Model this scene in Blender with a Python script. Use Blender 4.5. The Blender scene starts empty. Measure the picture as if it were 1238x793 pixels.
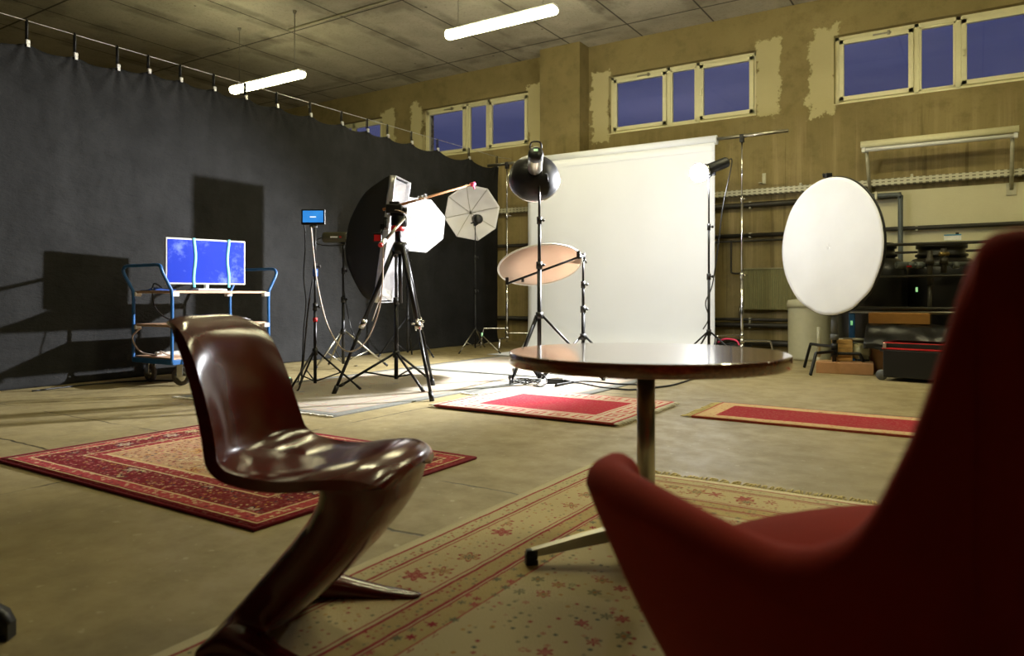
import bpy, bmesh, math, random
from mathutils import Vector, Matrix, noise as mnoise
random.seed(7)
scene = bpy.context.scene
COL = scene.collection
PI = math.pi

# ------------------------------------------------------------------ camera model and measuring helpers
FPX, CX, HY, CAMH = 875.0, 619.0, 357.0, 0.80
TH = math.atan(561.0 / 875.0)
CT, ST = math.cos(TH), math.sin(TH)
WALL_Y, CURT_X, CEIL_Z = 10.7, -6.9, 4.88

def W(X, z, h=0.0):                     # right / forward / height -> room coordinates
    return Vector((CT * X - ST * z, ST * X + CT * z, h))
def P(px, py, z):
    return W((px - CX) / FPX * z, z, CAMH - (py - HY) * z / FPX)
def F(px, py, h=0.0):
    z = (CAMH - h) * FPX / (py - HY)
    v = W((px - CX) / FPX * z, z, h); return v
def FZ(py): return CAMH * FPX / (py - HY)
def onY(px, py, Y):
    u = (px - CX) / FPX; return P(px, py, Y / (ST * u + CT))
def onX(px, py, X):
    u = (px - CX) / FPX; return P(px, py, X / (CT * u - ST))
def onZ(px, py, h):
    return P(px, py, (CAMH - h) * FPX / (py - HY))
RIGHT, FWD, UP = Vector((CT, ST, 0)), Vector((-ST, CT, 0)), Vector((0, 0, 1))

# ------------------------------------------------------------------ materials
def lin(r, g, b):
    f = lambda c: (c / 255 / 12.92) if c <= 10 else ((c / 255 + 0.055) / 1.055) ** 2.4
    return (f(r), f(g), f(b), 1)

class NT:
    def __init__(self, name):
        self.m = bpy.data.materials.new(name); self.m.use_nodes = True
        self.t = self.m.node_tree; self.n = self.t.nodes; self.l = self.t.links
        self.b = self.n['Principled BSDF']
        self._tc = None
    def new(self, typ, **kw):
        nd = self.n.new(typ)
        for k, v in kw.items(): setattr(nd, k, v)
        return nd
    def put(self, sock, v):
        if hasattr(v, 'links') or isinstance(v, bpy.types.NodeSocket): self.l.new(v, sock)
        else:
            try: sock.default_value = v
            except Exception: sock.default_value = v[:3]
    @property
    def obj(self):
        if not self._tc: self._tc = self.new('ShaderNodeTexCoord')
        return self._tc.outputs['Object']
    def math(self, op, a, b=0.0, c=None, clamp=False):
        nd = self.new('ShaderNodeMath', operation=op, use_clamp=clamp)
        self.put(nd.inputs[0], a); self.put(nd.inputs[1], b)
        if c is not None: self.put(nd.inputs[2], c)
        return nd.outputs[0]
    def sep(self, v):
        nd = self.new('ShaderNodeSeparateXYZ'); self.put(nd.inputs[0], v); return nd.outputs
    def step(self, v, lo, hi):
        nd = self.new('ShaderNodeMapRange', interpolation_type='SMOOTHSTEP')
        self.put(nd.inputs['Value'], v); self.put(nd.inputs['From Min'], lo); self.put(nd.inputs['From Max'], hi)
        return nd.outputs['Result']
    def scalev(self, v, s):
        nd = self.new('ShaderNodeMapping'); self.put(nd.inputs['Vector'], v); nd.inputs['Scale'].default_value = s
        return nd.outputs[0]
    def noise(self, scale, detail=4, rough=.55, vec=None, col=False):
        nd = self.new('ShaderNodeTexNoise'); self.put(nd.inputs['Vector'], vec or self.obj)
        nd.inputs['Scale'].default_value = scale; nd.inputs['Detail'].default_value = detail
        nd.inputs['Roughness'].default_value = rough
        return nd.outputs['Color' if col else 'Fac']
    def voro(self, scale, vec=None, feature='F1'):
        nd = self.new('ShaderNodeTexVoronoi', feature=feature); self.put(nd.inputs['Vector'], vec or self.obj)
        nd.inputs['Scale'].default_value = scale
        return nd
    def ramp(self, fac, stops, const=False):
        nd = self.new('ShaderNodeValToRGB'); cr = nd.color_ramp
        cr.interpolation = 'CONSTANT' if const else 'LINEAR'
        while len(cr.elements) < len(stops): cr.elements.new(1.0)
        for e, (p, c) in zip(cr.elements, stops): e.position = p; e.color = c
        self.put(nd.inputs[0], fac); return nd.outputs[0]
    def mix(self, fac, a, b, blend='MIX'):
        nd = self.new('ShaderNodeMix', data_type='RGBA', blend_type=blend)
        self.put(nd.inputs[0], fac); self.put(nd.inputs[6], a); self.put(nd.inputs[7], b)
        return nd.outputs[2]
    def bump(self, h, strength=.3, dist=.01):
        nd = self.new('ShaderNodeBump'); nd.inputs['Strength'].default_value = strength
        nd.inputs['Distance'].default_value = dist; self.put(nd.inputs['Height'], h)
        self.l.new(nd.outputs[0], self.b.inputs['Normal'])
    def set(self, **kw):
        for k, v in kw.items():
            self.put(self.b.inputs[{'color': 'Base Color', 'rough': 'Roughness', 'metal': 'Metallic', 'emit': 'Emission Color',
                     'power': 'Emission Strength', 'coat': 'Coat Weight', 'coat_rough': 'Coat Roughness', 'spec': 'Specular IOR Level',
                     'trans': 'Transmission Weight', 'sheen': 'Sheen Weight', 'ior': 'IOR', 'alpha': 'Alpha'}[k]], v)
        return self.m

def plain(name, rgb, rough=.5, metal=0, var=.12, scale=14, bump=0, **kw):
    t = NT(name); c = lin(*rgb)
    d = tuple(x * (1 - var) for x in c[:3]) + (1,); u = tuple(min(1, x * (1 + var)) for x in c[:3]) + (1,)
    n = t.noise(scale, 3)
    t.set(color=t.ramp(n, [(.3, d), (.7, u)]), rough=rough, metal=metal, **kw)
    if bump: t.bump(t.noise(scale * 12, 3), bump, .004)
    return t.m

def emitter(name, rgb, strength):
    t = NT(name); n = t.noise(3, 1)
    t.set(color=(.8, .8, .8, 1), emit=t.ramp(n, [(0, tuple(.97 * c for c in rgb) + (1,)), (1, tuple(rgb) + (1,))]), power=strength); return t.m

M = {}
M['black_metal'] = plain('black_painted_metal', (22, 22, 24), .38, .3)
M['black_plastic'] = plain('black_plastic', (16, 16, 17), .45)
M['grey_plastic'] = plain('grey_plastic', (90, 92, 92), .5)
M['chrome'] = plain('chrome_steel', (205, 205, 205), .22, 1, .05)
M['steel'] = plain('brushed_steel', (168, 164, 150), .32, 1, .06)
M['silver'] = plain('silver_foil', (225, 225, 228), .28, .9, .06, 30, bump=.6)
M['white_plastic'] = plain('white_plastic', (222, 222, 216), .4, 0, .03)
M['pvc'] = plain('white_window_plastic', (226, 220, 178), .4, 0, .03)
M['olive_plastic'] = plain('olive_plastic', (62, 60, 42), .45)
M['blue_paint'] = plain('blue_painted_tube', (38, 92, 150), .35)
M['wood_board'] = plain('pale_plywood', (196, 160, 130), .55, 0, .1)
M['rubber'] = plain('grey_rubber', (74, 66, 58), .7)
M['red'] = plain('red_anodised', (190, 28, 34), .4)
M['pink'] = plain('pink_tape', (238, 70, 110), .6)
M['white_cloth'] = plain('white_reflector_cloth', (236, 237, 242), .7, 0, .02, 4, bump=.1)
M['paper'] = plain('white_background_paper', (224, 227, 234), .75, 0, .015, 2)
M['cardboard'] = plain('cardboard', (178, 132, 88), .75, 0, .1)
M['cardboard_dark'] = plain('brown_cardboard', (160, 112, 48), .75, 0, .1)
M['cable_black'] = plain('black_cable', (20, 20, 21), .5)
M['cable_tan'] = plain('tan_cable', (200, 184, 172), .5)
M['tan_ring'] = plain('beige_drum_plastic', (172, 168, 136), .5, 0, .05)
M['radiator'] = plain('radiator_enamel', (128, 124, 84), .45, 0, .05)
M['pipe_dark'] = plain('dark_painted_pipe', (48, 44, 34), .5, .2)
M['pipe_grey'] = plain('grey_plastic_pipe', (88, 94, 92), .45)
M['tray'] = plain('galvanised_tray', (186, 182, 156), .45, .3)
M['tank'] = plain('black_tank_plastic', (14, 13, 11), .35)
M['tarp'] = plain('black_plastic_sheet', (14, 14, 13), .3, 0, .1, 10, bump=.4)
M['stick'] = plain('bamboo_stick', (140, 92, 48), .5, 0, .2, 40)
M['tape_cyan'] = plain('cyan_tape', (130, 225, 240), .5)
M['green_glow'] = emitter('glowing_green', (.1, .8, .25), .5)
M['white_label'] = plain('white_label', (232, 236, 238), .5)
M['fringe'] = plain('cream_fringe', (206, 188, 130), .8)
M['fringe_white'] = plain('white_fringe', (226, 220, 206), .8)
M['jaw'] = plain('pale_clip_metal', (215, 215, 215), .35, .4)

# ------------------------------------------------------------------ mesh builder
class MB:
    def __init__(self): self.bm = bmesh.new()
    def _xf(self, geom, mat):
        bmesh.ops.transform(self.bm, matrix=mat, verts=geom)
    def box(self, c, s, rot=None, bev=0.0, seg=2):
        r = bmesh.ops.create_cube(self.bm, size=1.0); vs = r['verts']
        bmesh.ops.scale(self.bm, vec=Vector(s), verts=vs)
        if bev:
            es = list({e for v in vs for e in v.link_edges})
            o = bmesh.ops.bevel(self.bm, geom=es, offset=bev, segments=seg, affect='EDGES', profile=.5)
            vs = list({v for f in o['faces'] for v in f.verts} | {v for v in vs if v.is_valid})
        m = Matrix.Translation(Vector(c))
        if rot is not None: m = m @ (rot.to_4x4() if hasattr(rot, 'to_4x4') else Matrix.Rotation(rot, 4, 'Z'))
        self._xf(vs, m); return vs
    def tube(self, pts, r, seg=10, caps=True, flat=1.0):
        pts = [Vector(p) for p in pts]; n = len(pts)
        rs = r if isinstance(r, (list, tuple)) else [r] * n
        t0 = (pts[1] - pts[0]).normalized()
        ref = Vector((0, 0, 1)) if abs(t0.z) < .9 else Vector((1, 0, 0))
        u = (ref - t0 * ref.dot(t0)).normalized(); rings = []
        for i, p in enumerate(pts):
            t = (pts[min(i + 1, n - 1)] - pts[max(i - 1, 0)]).normalized()
            u = (u - t * u.dot(t))
            u = u.normalized() if u.length > 1e-6 else t.orthogonal().normalized()
            v = t.cross(u)
            rings.append([self.bm.verts.new(p + (u * math.cos(2 * PI * k / seg) * flat + v * math.sin(2 * PI * k / seg)) * rs[i]) for k in range(seg)])
        for a, b in zip(rings, rings[1:]):
            for k in range(seg):
                f = self.bm.faces.new((a[k], a[(k + 1) % seg], b[(k + 1) % seg], b[k])); f.smooth = True
        if caps:
            self.bm.faces.new(rings[0][::-1]); self.bm.faces.new(rings[-1])
        return self
    def lathe(self, prof, c, axis=UP, seg=24, up=None, smooth=True, phase=0.0, closed=False):
        axis = Vector(axis).normalized(); ref = up or (Vector((0, 0, 1)) if abs(axis.z) < .9 else Vector((1, 0, 0)))
        u = (ref - axis * ref.dot(axis)).normalized(); v = axis.cross(u); c = Vector(c); rings = []
        for (r, h) in prof:
            if r < 1e-6: rings.append([self.bm.verts.new(c + axis * h)])
            else: rings.append([self.bm.verts.new(c + axis * h + (u * math.cos(2 * PI * k / seg + phase) + v * math.sin(2 * PI * k / seg + phase)) * r) for k in range(seg)])
        for a, b in zip(rings, rings[1:]):
            for k in range(seg):
                q = [a[k % len(a)], a[(k + 1) % len(a)], b[(k + 1) % len(b)], b[k % len(b)]]
                q2 = []
                for x in q:
                    if x not in q2: q2.append(x)
                if len(q2) > 2:
                    f = self.bm.faces.new(q2); f.smooth = smooth
        return self
    def grid(self, fn, nu, nv, smooth=True, closeu=False):
        vs = [[self.bm.verts.new(fn(i / (nu - (0 if closeu else 1)), j / (nv - 1))) for j in range(nv)] for i in range(nu)]
        for i in range(nu if closeu else nu - 1):
            for j in range(nv - 1):
                a, b = vs[i], vs[(i + 1) % nu]
                f = self.bm.faces.new((a[j], b[j], b[j + 1], a[j + 1])); f.smooth = smooth
        return vs
    def loft(self, rings, caps=True):
        rs = [[self.bm.verts.new(p) for p in r] for r in rings]; n = len(rs[0])
        for a, b in zip(rs, rs[1:]):
            for k in range(n):
                f = self.bm.faces.new((a[k], a[(k + 1) % n], b[(k + 1) % n], b[k])); f.smooth = True
        if caps:
            self.bm.faces.new(rs[0][::-1]); self.bm.faces.new(rs[-1])
        return self
    def build(self, name, mat, parent=None, at=None, recalc=True, local=False):
        """world-space vertices; moved to the parent's (or at's) origin unless local"""
        if recalc: bmesh.ops.recalc_face_normals(self.bm, faces=self.bm.faces[:])
        o_ = Vector((0, 0, 0))
        if not local:
            if parent is not None:
                r = parent
                while r.parent: r = r.parent
                o_ = r.location.copy()
            elif at is not None: o_ = Vector(at)
        if o_.length: bmesh.ops.translate(self.bm, vec=-o_, verts=self.bm.verts[:])
        me = bpy.data.meshes.new(name); self.bm.to_mesh(me); self.bm.free()
        o = bpy.data.objects.new(name, me); COL.objects.link(o)
        if mat: me.materials.append(mat)
        if parent is not None: o.parent = parent
        elif at is not None: o.location = Vector(at)
        return o

def thing(name, label, cat, loc=(0, 0, 0), rz=0.0, group=None):
    o = bpy.data.objects.new(name, None); COL.objects.link(o); o.empty_display_size = .1
    o.location = Vector(loc); o.rotation_euler = (0, 0, rz); o['label'] = label; o['category'] = cat
    if group: o['group'] = group
    return o
def tag(o, label, cat, group=None):
    o['label'] = label; o['category'] = cat
    if group: o['group'] = group
    return o
def struct(o): o['kind'] = 'structure'; return o

def sag(a, b, drop, n=16):
    a, b = Vector(a), Vector(b)
    return [a.lerp(b, i / (n - 1)) - UP * drop * 4 * (i / (n - 1)) * (1 - i / (n - 1)) for i in range(n)]
def smooth_path(pts, per=8):
    pts = [Vector(p) for p in pts]; out = []
    for i in range(len(pts) - 1):
        p0, p1, p2, p3 = pts[max(i - 1, 0)], pts[i], pts[i + 1], pts[min(i + 2, len(pts) - 1)]
        for k in range(per):
            t = k / per
            out.append(.5 * ((2 * p1) + (p2 - p0) * t + (2 * p0 - 5 * p1 + 4 * p2 - p3) * t * t + (3 * p1 - p0 - 3 * p2 + p3) * t ** 3))
    out.append(pts[-1]); return out

# ================================================================== THE ROOM
XL, XR, YF = -13.6, 6.0, -4.0
PIL = (-6.10, -5.362, 10.374)
WZ0, WZ1 = 3.40, 4.345
WINS = [(-12.25, -9.92), (-8.89, -6.53), (-5.006, -2.673), (-1.636, 0.70)]

# floor ------------------------------------------------------------
def floor_mat():
    t = NT('stained_concrete_floor'); s = t.sep(t.obj); x, y = s[0], s[1]
    big = t.noise(.9, 6, .6); fine = t.noise(45, 5, .7); mid = t.noise(6, 6, .65)
    base = t.ramp(big, [(.3, lin(136, 122, 82)), (.55, lin(160, 145, 104)), (.75, lin(172, 157, 118))])
    base = t.mix(t.step(mid, .35, .75), base, t.mix(.5, base, lin(108, 96, 66)))
    base = t.mix(t.math('MULTIPLY', t.step(fine, .6, .78), .55), base, lin(92, 82, 58))
    base = t.mix(t.math('MULTIPLY', t.step(t.noise(26, 3, .5), .66, .72), .5), base, lin(196, 184, 150))
    wob = t.math('MULTIPLY', t.math('SUBTRACT', t.noise(5, 5, .7), .5), .06)
    crack = None
    for (ax, v, w) in [(y, 2.46, .006), (y, 5.43, .009), (y, 1.86, .008), (y, 8.0, .012), (x, -3.3, .008), (x, -6.1, .006), (x, .6, .008), (y, -.9, .008)]:
        d = t.math('ABSOLUTE', t.math('SUBTRACT', t.math('ADD', ax, wob), v))
        k = t.math('SUBTRACT', 1.0, t.step(d, w * .4, w * 1.5))
        crack = k if crack is None else t.math('MAXIMUM', crack, k)
    crack = t.math('MULTIPLY', crack, t.step(t.noise(1.7, 3), .36, .5))
    base = t.mix(crack, base, lin(62, 54, 34))
    t.set(color=base, rough=t.ramp(mid, [(.3, (.42, .42, .42, 1)), (.7, (.66, .66, .66, 1))]))
    t.bump(t.math('SUBTRACT', t.math('ADD', t.math('MULTIPLY', mid, .6), t.math('MULTIPLY', fine, .3)), t.math('MULTIPLY', crack, .8)), .25, .01)
    return t.m
b = MB(); b.box(((XL + XR) / 2, (YF + WALL_Y) / 2, -.1), (XR - XL + .4, WALL_Y - YF + .4, .2)); struct(b.build('floor', floor_mat()))

def ceil_mat():
    t = NT('concrete_ceiling_slabs'); s = t.sep(t.obj); x, y = s[0], s[1]
    base = t.ramp(t.noise(.8, 6, .65), [(.3, lin(160, 153, 134)), (.7, lin(196, 190, 172))])
    base = t.mix(t.math('MULTIPLY', t.step(t.noise(30, 4, .6), .5, .75), .35), base, lin(96, 86, 64))
    def lines(c, off, sp, w):
        f = t.math('FRACT', t.math('DIVIDE', t.math('SUBTRACT', c, off), sp))
        d = t.math('MULTIPLY', t.math('ABSOLUTE', t.math('SUBTRACT', f, .5)), sp)
        return t.math('SUBTRACT', 1.0, t.step(d, w * .5, w))
    ln = t.math('MAXIMUM', lines(x, -4.42 - 1.13 / 2, 1.13, .016), lines(y, 5.1 - 1.25, 2.5, .02))
    st = t.step(t.noise(1.1, 5, .6, t.scalev(t.obj, (1.0, .5, 1))), .60, .72)
    st = t.math('MULTIPLY', st, .5)
    soft = t.math('MULTIPLY', t.math('MAXIMUM', lines(x, -4.42 - 1.13 / 2, 1.13, .25), lines(y, 5.1 - 1.25, 2.5, .35)), t.step(t.noise(1.6, 4), .42, .62))
    base = t.mix(t.math('MULTIPLY', soft, .45), base, lin(74, 66, 44))
    base = t.mix(st, base, lin(52, 44, 28))
    v = t.voro(2.3); dots = t.math('SUBTRACT', 1.0, t.step(v.outputs['Distance'], .03, .06))
    base = t.mix(t.math('MULTIPLY', dots, .8), base, lin(38, 32, 22))
    base = t.mix(t.math('MULTIPLY', ln, .85), base, lin(40, 34, 22))
    t.set(color=base, rough=.9); t.bump(t.math('SUBTRACT', t.noise(12, 5), t.math('MULTIPLY', ln, 1.2)), .4, .01)
    return t.m
b = MB(); b.box(((XL + XR) / 2, (YF + WALL_Y) / 2, CEIL_Z + .1), (XR - XL + .4, WALL_Y - YF + .4, .2)); struct(b.build('ceiling', ceil_mat()))

def wall_mat(patches=()):
    t = NT('rough_rendered_wall'); s = t.sep(t.obj); x, z = s[0], s[2]
    big = t.noise(.7, 6, .6); mid = t.noise(5, 6, .65); fine = t.noise(40, 4, .7)
    base = t.ramp(big, [(.3, lin(122, 108, 66)), (.7, lin(150, 134, 88))])
    base = t.mix(t.math('MULTIPLY', t.step(mid, .45, .75), .45), base, lin(96, 84, 50))
    streak = t.noise(1, 5, .6, t.scalev(t.obj, (9, 9, .35)))
    low = t.math('SUBTRACT', 1.0, t.step(z, 2.9, 3.5))
    base = t.mix(t.math('MULTIPLY', t.math('MULTIPLY', t.step(streak, .48, .66), low), .55), base, lin(170, 150, 106))
    base = t.mix(t.math('MULTIPLY', t.math('MULTIPLY', t.step(streak, .40, .34), low), .5), base, lin(84, 70, 40))
    base = t.mix(t.math('MULTIPLY', t.step(fine, .55, .75), .25), base, lin(92, 80, 50))
    wob = t.math('MULTIPLY', t.math('SUBTRACT', t.noise(3.2, 6, .7), .5), .55)
    for (x0, x1, z0, z1, c, soft) in patches:
        k = wob if soft else 0.0
        mx = t.math('MINIMUM', t.math('SUBTRACT', t.math('ADD', x, k), x0), t.math('SUBTRACT', x1, t.math('ADD', x, k)))
        mz = t.math('MINIMUM', t.math('SUBTRACT', t.math('ADD', z, k), z0), t.math('SUBTRACT', z1, t.math('ADD', z, k)))
        e = .015 if soft else .004
        base = t.mix(t.step(t.math('MINIMUM', mx, mz), -e, e), base, t.mix(t.math('MULTIPLY', mid, .4), c, t.mix(.5, c, lin(150, 134, 88))))
    t.set(color=base, rough=.88); t.bump(t.math('ADD', mid, t.math('MULTIPLY', fine, .4)), .35, .012)
    return t.m
pl = lin(196, 186, 140)
patches = []
for (x0, x1) in WINS:
    patches += [(x0 - .30, x0 + .02, WZ0 - .12, WZ1 + .12, pl, True), (x1 - .02, x1 + .30, WZ0 - .05, WZ1 + .1, pl, True)]
WP = onY(1040, 250, WALL_Y)
RAIL_Z = 2.28
patches.append((WP.x, 4.5, .9, 2.17, lin(214, 208, 172), False))
WALLM = wall_mat(patches); WALL2 = wall_mat()
# back wall built around its window openings
b = MB(); TK = .35
xs = [XL] + [v for w in WINS for v in w] + [XR]
yc = WALL_Y + TK / 2
b.box(((XL + XR) / 2, yc, WZ0 / 2), (XR - XL, TK, WZ0)); b.box(((XL + XR) / 2, yc, (WZ1 + CEIL_Z) / 2), (XR - XL, TK, CEIL_Z - WZ1))
for i in range(0, len(xs), 2): b.box(((xs[i] + xs[i + 1]) / 2, yc, (WZ0 + WZ1) / 2), (xs[i + 1] - xs[i], TK, WZ1 - WZ0))
struct(b.build('wall_back', WALLM))
b = MB(); b.box(((PIL[0] + PIL[1]) / 2, (PIL[2] + WALL_Y) / 2, CEIL_Z / 2), (PIL[1] - PIL[0], WALL_Y - PIL[2], CEIL_Z)); struct(b.build('wall_pillar', WALL2))
DARKW = plain('dark_low_bounce_wall', (34, 33, 30), .9, 0, .15, 2)  # unseen right and front walls, coloured dark to cut bounced light
for nm, c, s in [('wall_left', (XL - .1, (YF + WALL_Y) / 2, CEIL_Z / 2), (.2, WALL_Y - YF, CEIL_Z)),
                 ('wall_right', (XR + .1, (YF + WALL_Y) / 2, CEIL_Z / 2), (.2, WALL_Y - YF, CEIL_Z)),
                 ('wall_front', ((XL + XR) / 2, YF - .1, CEIL_Z / 2), (XR - XL, .2, CEIL_Z))]:
    b = MB(); b.box(c, s); struct(b.build(nm, WALL2 if nm == 'wall_left' else DARKW))

def glass_mat():
    t = NT('window_glass'); n = t.noise(2, 2)
    t.set(color=(1, 1, 1, 1), rough=t.math('MULTIPLY', n, .01), trans=1.0, ior=1.3); return t.m
M['glass'] = glass_mat()
for i, (x0, x1) in enumerate(WINS):
    yw = WALL_Y + .13; fw = .055; D = .07
    xa = x0 + (x1 - x0) * .42; xb = x0 + (x1 - x0) * .62
    b = MB()
    for c, s in [(((x0 + x1) / 2, yw, WZ0 + fw / 2), (x1 - x0, D, fw)), (((x0 + x1) / 2, yw, WZ1 - fw / 2), (x1 - x0, D, fw)),
                 ((x0 + fw / 2, yw, (WZ0 + WZ1) / 2), (fw, D, WZ1 - WZ0)), ((x1 - fw / 2, yw, (WZ0 + WZ1) / 2), (fw, D, WZ1 - WZ0)),
                 ((xa, yw, (WZ0 + WZ1) / 2), (.06, D, WZ1 - WZ0)), ((xb, yw, (WZ0 + WZ1) / 2), (.06, D, WZ1 - WZ0))]: b.box(c, s, bev=.006)
    wf = struct(b.build('window_%d' % (i + 1), M['pvc'], at=((x0 + x1) / 2, yw, WZ0)))
    for (p, q, op) in [(x0 + fw, xa - .03, True), (xa + .03, xb - .03, False), (xb + .03, x1 - fw, True)]:
        sw = .062 if op else .03; yy = yw - (.035 if op else 0); z0, z1 = WZ0 + fw, WZ1 - fw
        b = MB()
        for c, s in [(((p + q) / 2, yy, z0 + sw / 2), (q - p, .06, sw)), (((p + q) / 2, yy, z1 - sw / 2), (q - p, .06, sw)),
                     ((p + sw / 2, yy, (z0 + z1) / 2), (sw, .06, z1 - z0)), ((q - sw / 2, yy, (z0 + z1) / 2), (sw, .06, z1 - z0))]: b.box(c, s, bev=.006)
        sa = b.build('sash' if op else 'glazing_bead', M['pvc'], wf)
        b = MB(); b.box(((p + q) / 2, yy, (z0 + z1) / 2), (q - p - 2 * sw + .01, .012, z1 - z0 - 2 * sw + .01)); b.build('pane', M['glass'], sa)
        if op:
            b = MB()
            if p > xa:
                b.box((p + sw / 2, yy - .045, (z0 + z1) / 2), (.022, .03, .11), bev=.005); b.box((p + sw / 2, yy - .05, (z0 + z1) / 2 + .03), (.03, .04, .03), bev=.005)
            else:
                b.box(((p + q) / 2 + .08, yy - .04, z1 - .01), (.22, .02, .018), bev=.003); b.box(((p + q) / 2 + .16, yy - .05, z1 - .012), (.03, .04, .05), bev=.004)
            b.build('handle', M['pvc'] if p > xa else M['steel'], sa)
    if i > -1:
        b = MB(); b.box(((x0 + x1) / 2, WALL_Y + .05, WZ0 + .006), (x1 - x0, .1, .012)); struct(b.build('trim_%d' % (i + 1), M['pvc']))

# ================================================================== CEILING LAMPS
M['tube_glow'] = emitter('lit_lamp_cover', (1.0, .92, .54), 57.0)
LAMP_Y, LAMP_Z = 7.2, 4.03
def ceiling_lamp(xc, y, z, label):
    t = thing('ceiling_lamp', label, 'ceiling lamp', (xc, y, z), 0, 'long ceiling lamps')
    L = 1.58
    b = MB(); b.box((xc, y, z + .065), (L, .11, .035), bev=.008); b.build('housing', M['white_plastic'], t)
    b = MB()
    sec = [(-.065, .05), (-.062, .0), (-.035, -.03), (.035, -.03), (.062, .0), (.065, .05)]
    rings = [[Vector((xc + u, y + a * k, z + (c + .0) * (1 if k == 1 else .8))) for a, c in sec] for u, k in [(-L / 2, .85), (-L / 2 + .02, 1), (L / 2 - .02, 1), (L / 2, .85)]]
    b.loft(rings); b.build('diffuser', M['tube_glow'], t)
    for s in (-1, 1):
        b = MB(); b.tube([(xc + s * .62, y, z + .08), (xc + s * .62, y, CEIL_Z)], .006, 8); b.lathe([(0, -.0), (.03, -.0), (.02, -.04), (.006, -.05)], (xc + s * .62, y, CEIL_Z), UP, 12)
        b.build('hanger', M['steel'], t)
    return t
L2 = (P(541, 45, 9.23) + P(672, 13, 8.38)) / 2; L1 = (P(281, 109, 11.14) + P(366, 93, 10.29)) / 2
ceiling_lamp(L1.x, L1.y, L1.z, 'lit white ceiling lamp above the black curtain, the further of two')
ceiling_lamp(L2.x, L2.y, L2.z, 'lit white ceiling lamp hanging in the middle of the hall ceiling')
ceiling_lamp(-.94, 7.2, 4.03, 'added unseen ceiling lamp above the white round reflector')  # this lamp and the next are added out of view for more light
ceiling_lamp(3.0, 7.2, 4.03, 'added unseen ceiling lamp above the storage corner')
ceiling_lamp(-3.3, 4.3, 4.03, 'added unseen ceiling lamp above the oriental rugs, nearer the camera')  # nearer pair, added out of view to brighten the foreground
ceiling_lamp(.1, 4.3, 4.03, 'added unseen ceiling lamp above the beige rug and round table')
# conduit feeding the row
b = MB(); c0, c1 = onZ(349, 36, CEIL_Z - .02), onZ(349, 36, CEIL_Z - .02) + Vector((4.6, 0, 0))
b.tube([c0, c1], .014, 8)
tag(b.build('ceiling_conduit', M['tray'], at=c0), 'thin pale cable conduit fixed flat under the concrete ceiling', 'conduit')

# ================================================================== CURTAIN, WIRE, CLIPS
WIRE_Z = 3.17
clip_px = [(32, 43), (90, 61), (141.5, 76), (179, 86), (217.5, 97), (258, 109), (296, 119), (334, 129), (374.5, 140), (412.5, 151), (443.5, 158), (468, 166), (497, 172), (528.5, 180), (566.6, 189), (600.5, 195)]
clip_y = [onX(px, 100, CURT_X).y for px, _ in clip_px]
clip_drop = [.20 if i < 3 else .155 for i in range(len(clip_px))]
def top_z(y):
    ys = [clip_y[0] - 1.4, clip_y[0] - .7] + clip_y; zs = [2.98, 2.98] + [WIRE_Z - d for d in clip_drop]
    for i in range(len(ys) - 1):
        if ys[i] <= y <= ys[i + 1]:
            t = (y - ys[i]) / (ys[i + 1] - ys[i]); s = min(.10, .10 * (ys[i + 1] - ys[i]))
            return zs[i] + (zs[i + 1] - zs[i]) * t - s * 4 * t * (1 - t)
    return zs[-1] if y > ys[-1] else zs[0]
def curtain_pt(u, v):
    y = 1.0 + u * (clip_y[-1] + .02 - 1.0); zt = top_z(y); z = .004 + (zt - .004) * v
    x = CURT_X + .035 * mnoise.noise(Vector((y * .45, z * .3, 3)))
    x += .009 * mnoise.noise(Vector((y * 2.6, z * .7, 1))) + .006 * mnoise.noise(Vector((y * 6, z * 1.2, 9))) + .004 * mnoise.noise(Vector((y * 16, z * 9, 2)))
    for cy in clip_y:
        d = abs(y - cy)
        if d < .5:
            dz = zt - z
            x += .014 * math.exp(-dz / .30) * math.sin(math.atan2(y - cy, dz + .05) * 9) * math.exp(-d / .28)
    if z < .25: x += .05 * (1 - z / .25) ** 2 * (1 + .8 * mnoise.noise(Vector((y * 3, 0, 5))))
    return Vector((x, y, z))
def cloth_mat():
    t = NT('black_molton_cloth')
    w = t.noise(7, 5, .65, t.scalev(t.obj, (1, 1, 2.4)))
    t.set(color=t.ramp(t.noise(3, 4), [(.3, lin(38, 38, 38)), (.7, lin(47, 47, 47))]), rough=.95, spec=.1)
    t.bump(t.math('ADD', w, t.math('MULTIPLY', t.noise(40, 3), .2)), .55, .03); return t.m
b = MB(); b.grid(curtain_pt, 520, 110)
cu = b.build('curtain', cloth_mat(), at=(CURT_X, 5.5, 0))
m = cu.modifiers.new('thick', 'SOLIDIFY'); m.thickness = .006
tag(cu, 'wide black cloth curtain hung along the left side of the studio', 'curtain')
b = MB(); b.tube([(CURT_X, YF, WIRE_Z + .03), (CURT_X, 3.5, WIRE_Z), (CURT_X, 7, WIRE_Z), (CURT_X, clip_y[-1] + .02, WIRE_Z), (CURT_X + .02, WALL_Y, WIRE_Z + .02)], .0035, 6)
tag(b.build('curtain_wire', M['jaw'], at=(CURT_X, 3.5, WIRE_Z)), 'thin steel wire stretched under the ceiling carrying the black curtain', 'wire')
ORD = ['first', 'second', 'third', 'fourth', 'fifth', 'sixth', 'seventh', 'eighth', 'ninth', 'tenth', 'eleventh', 'twelfth', 'thirteenth', 'fourteenth', 'fifteenth', 'last']
c0 = None
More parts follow.
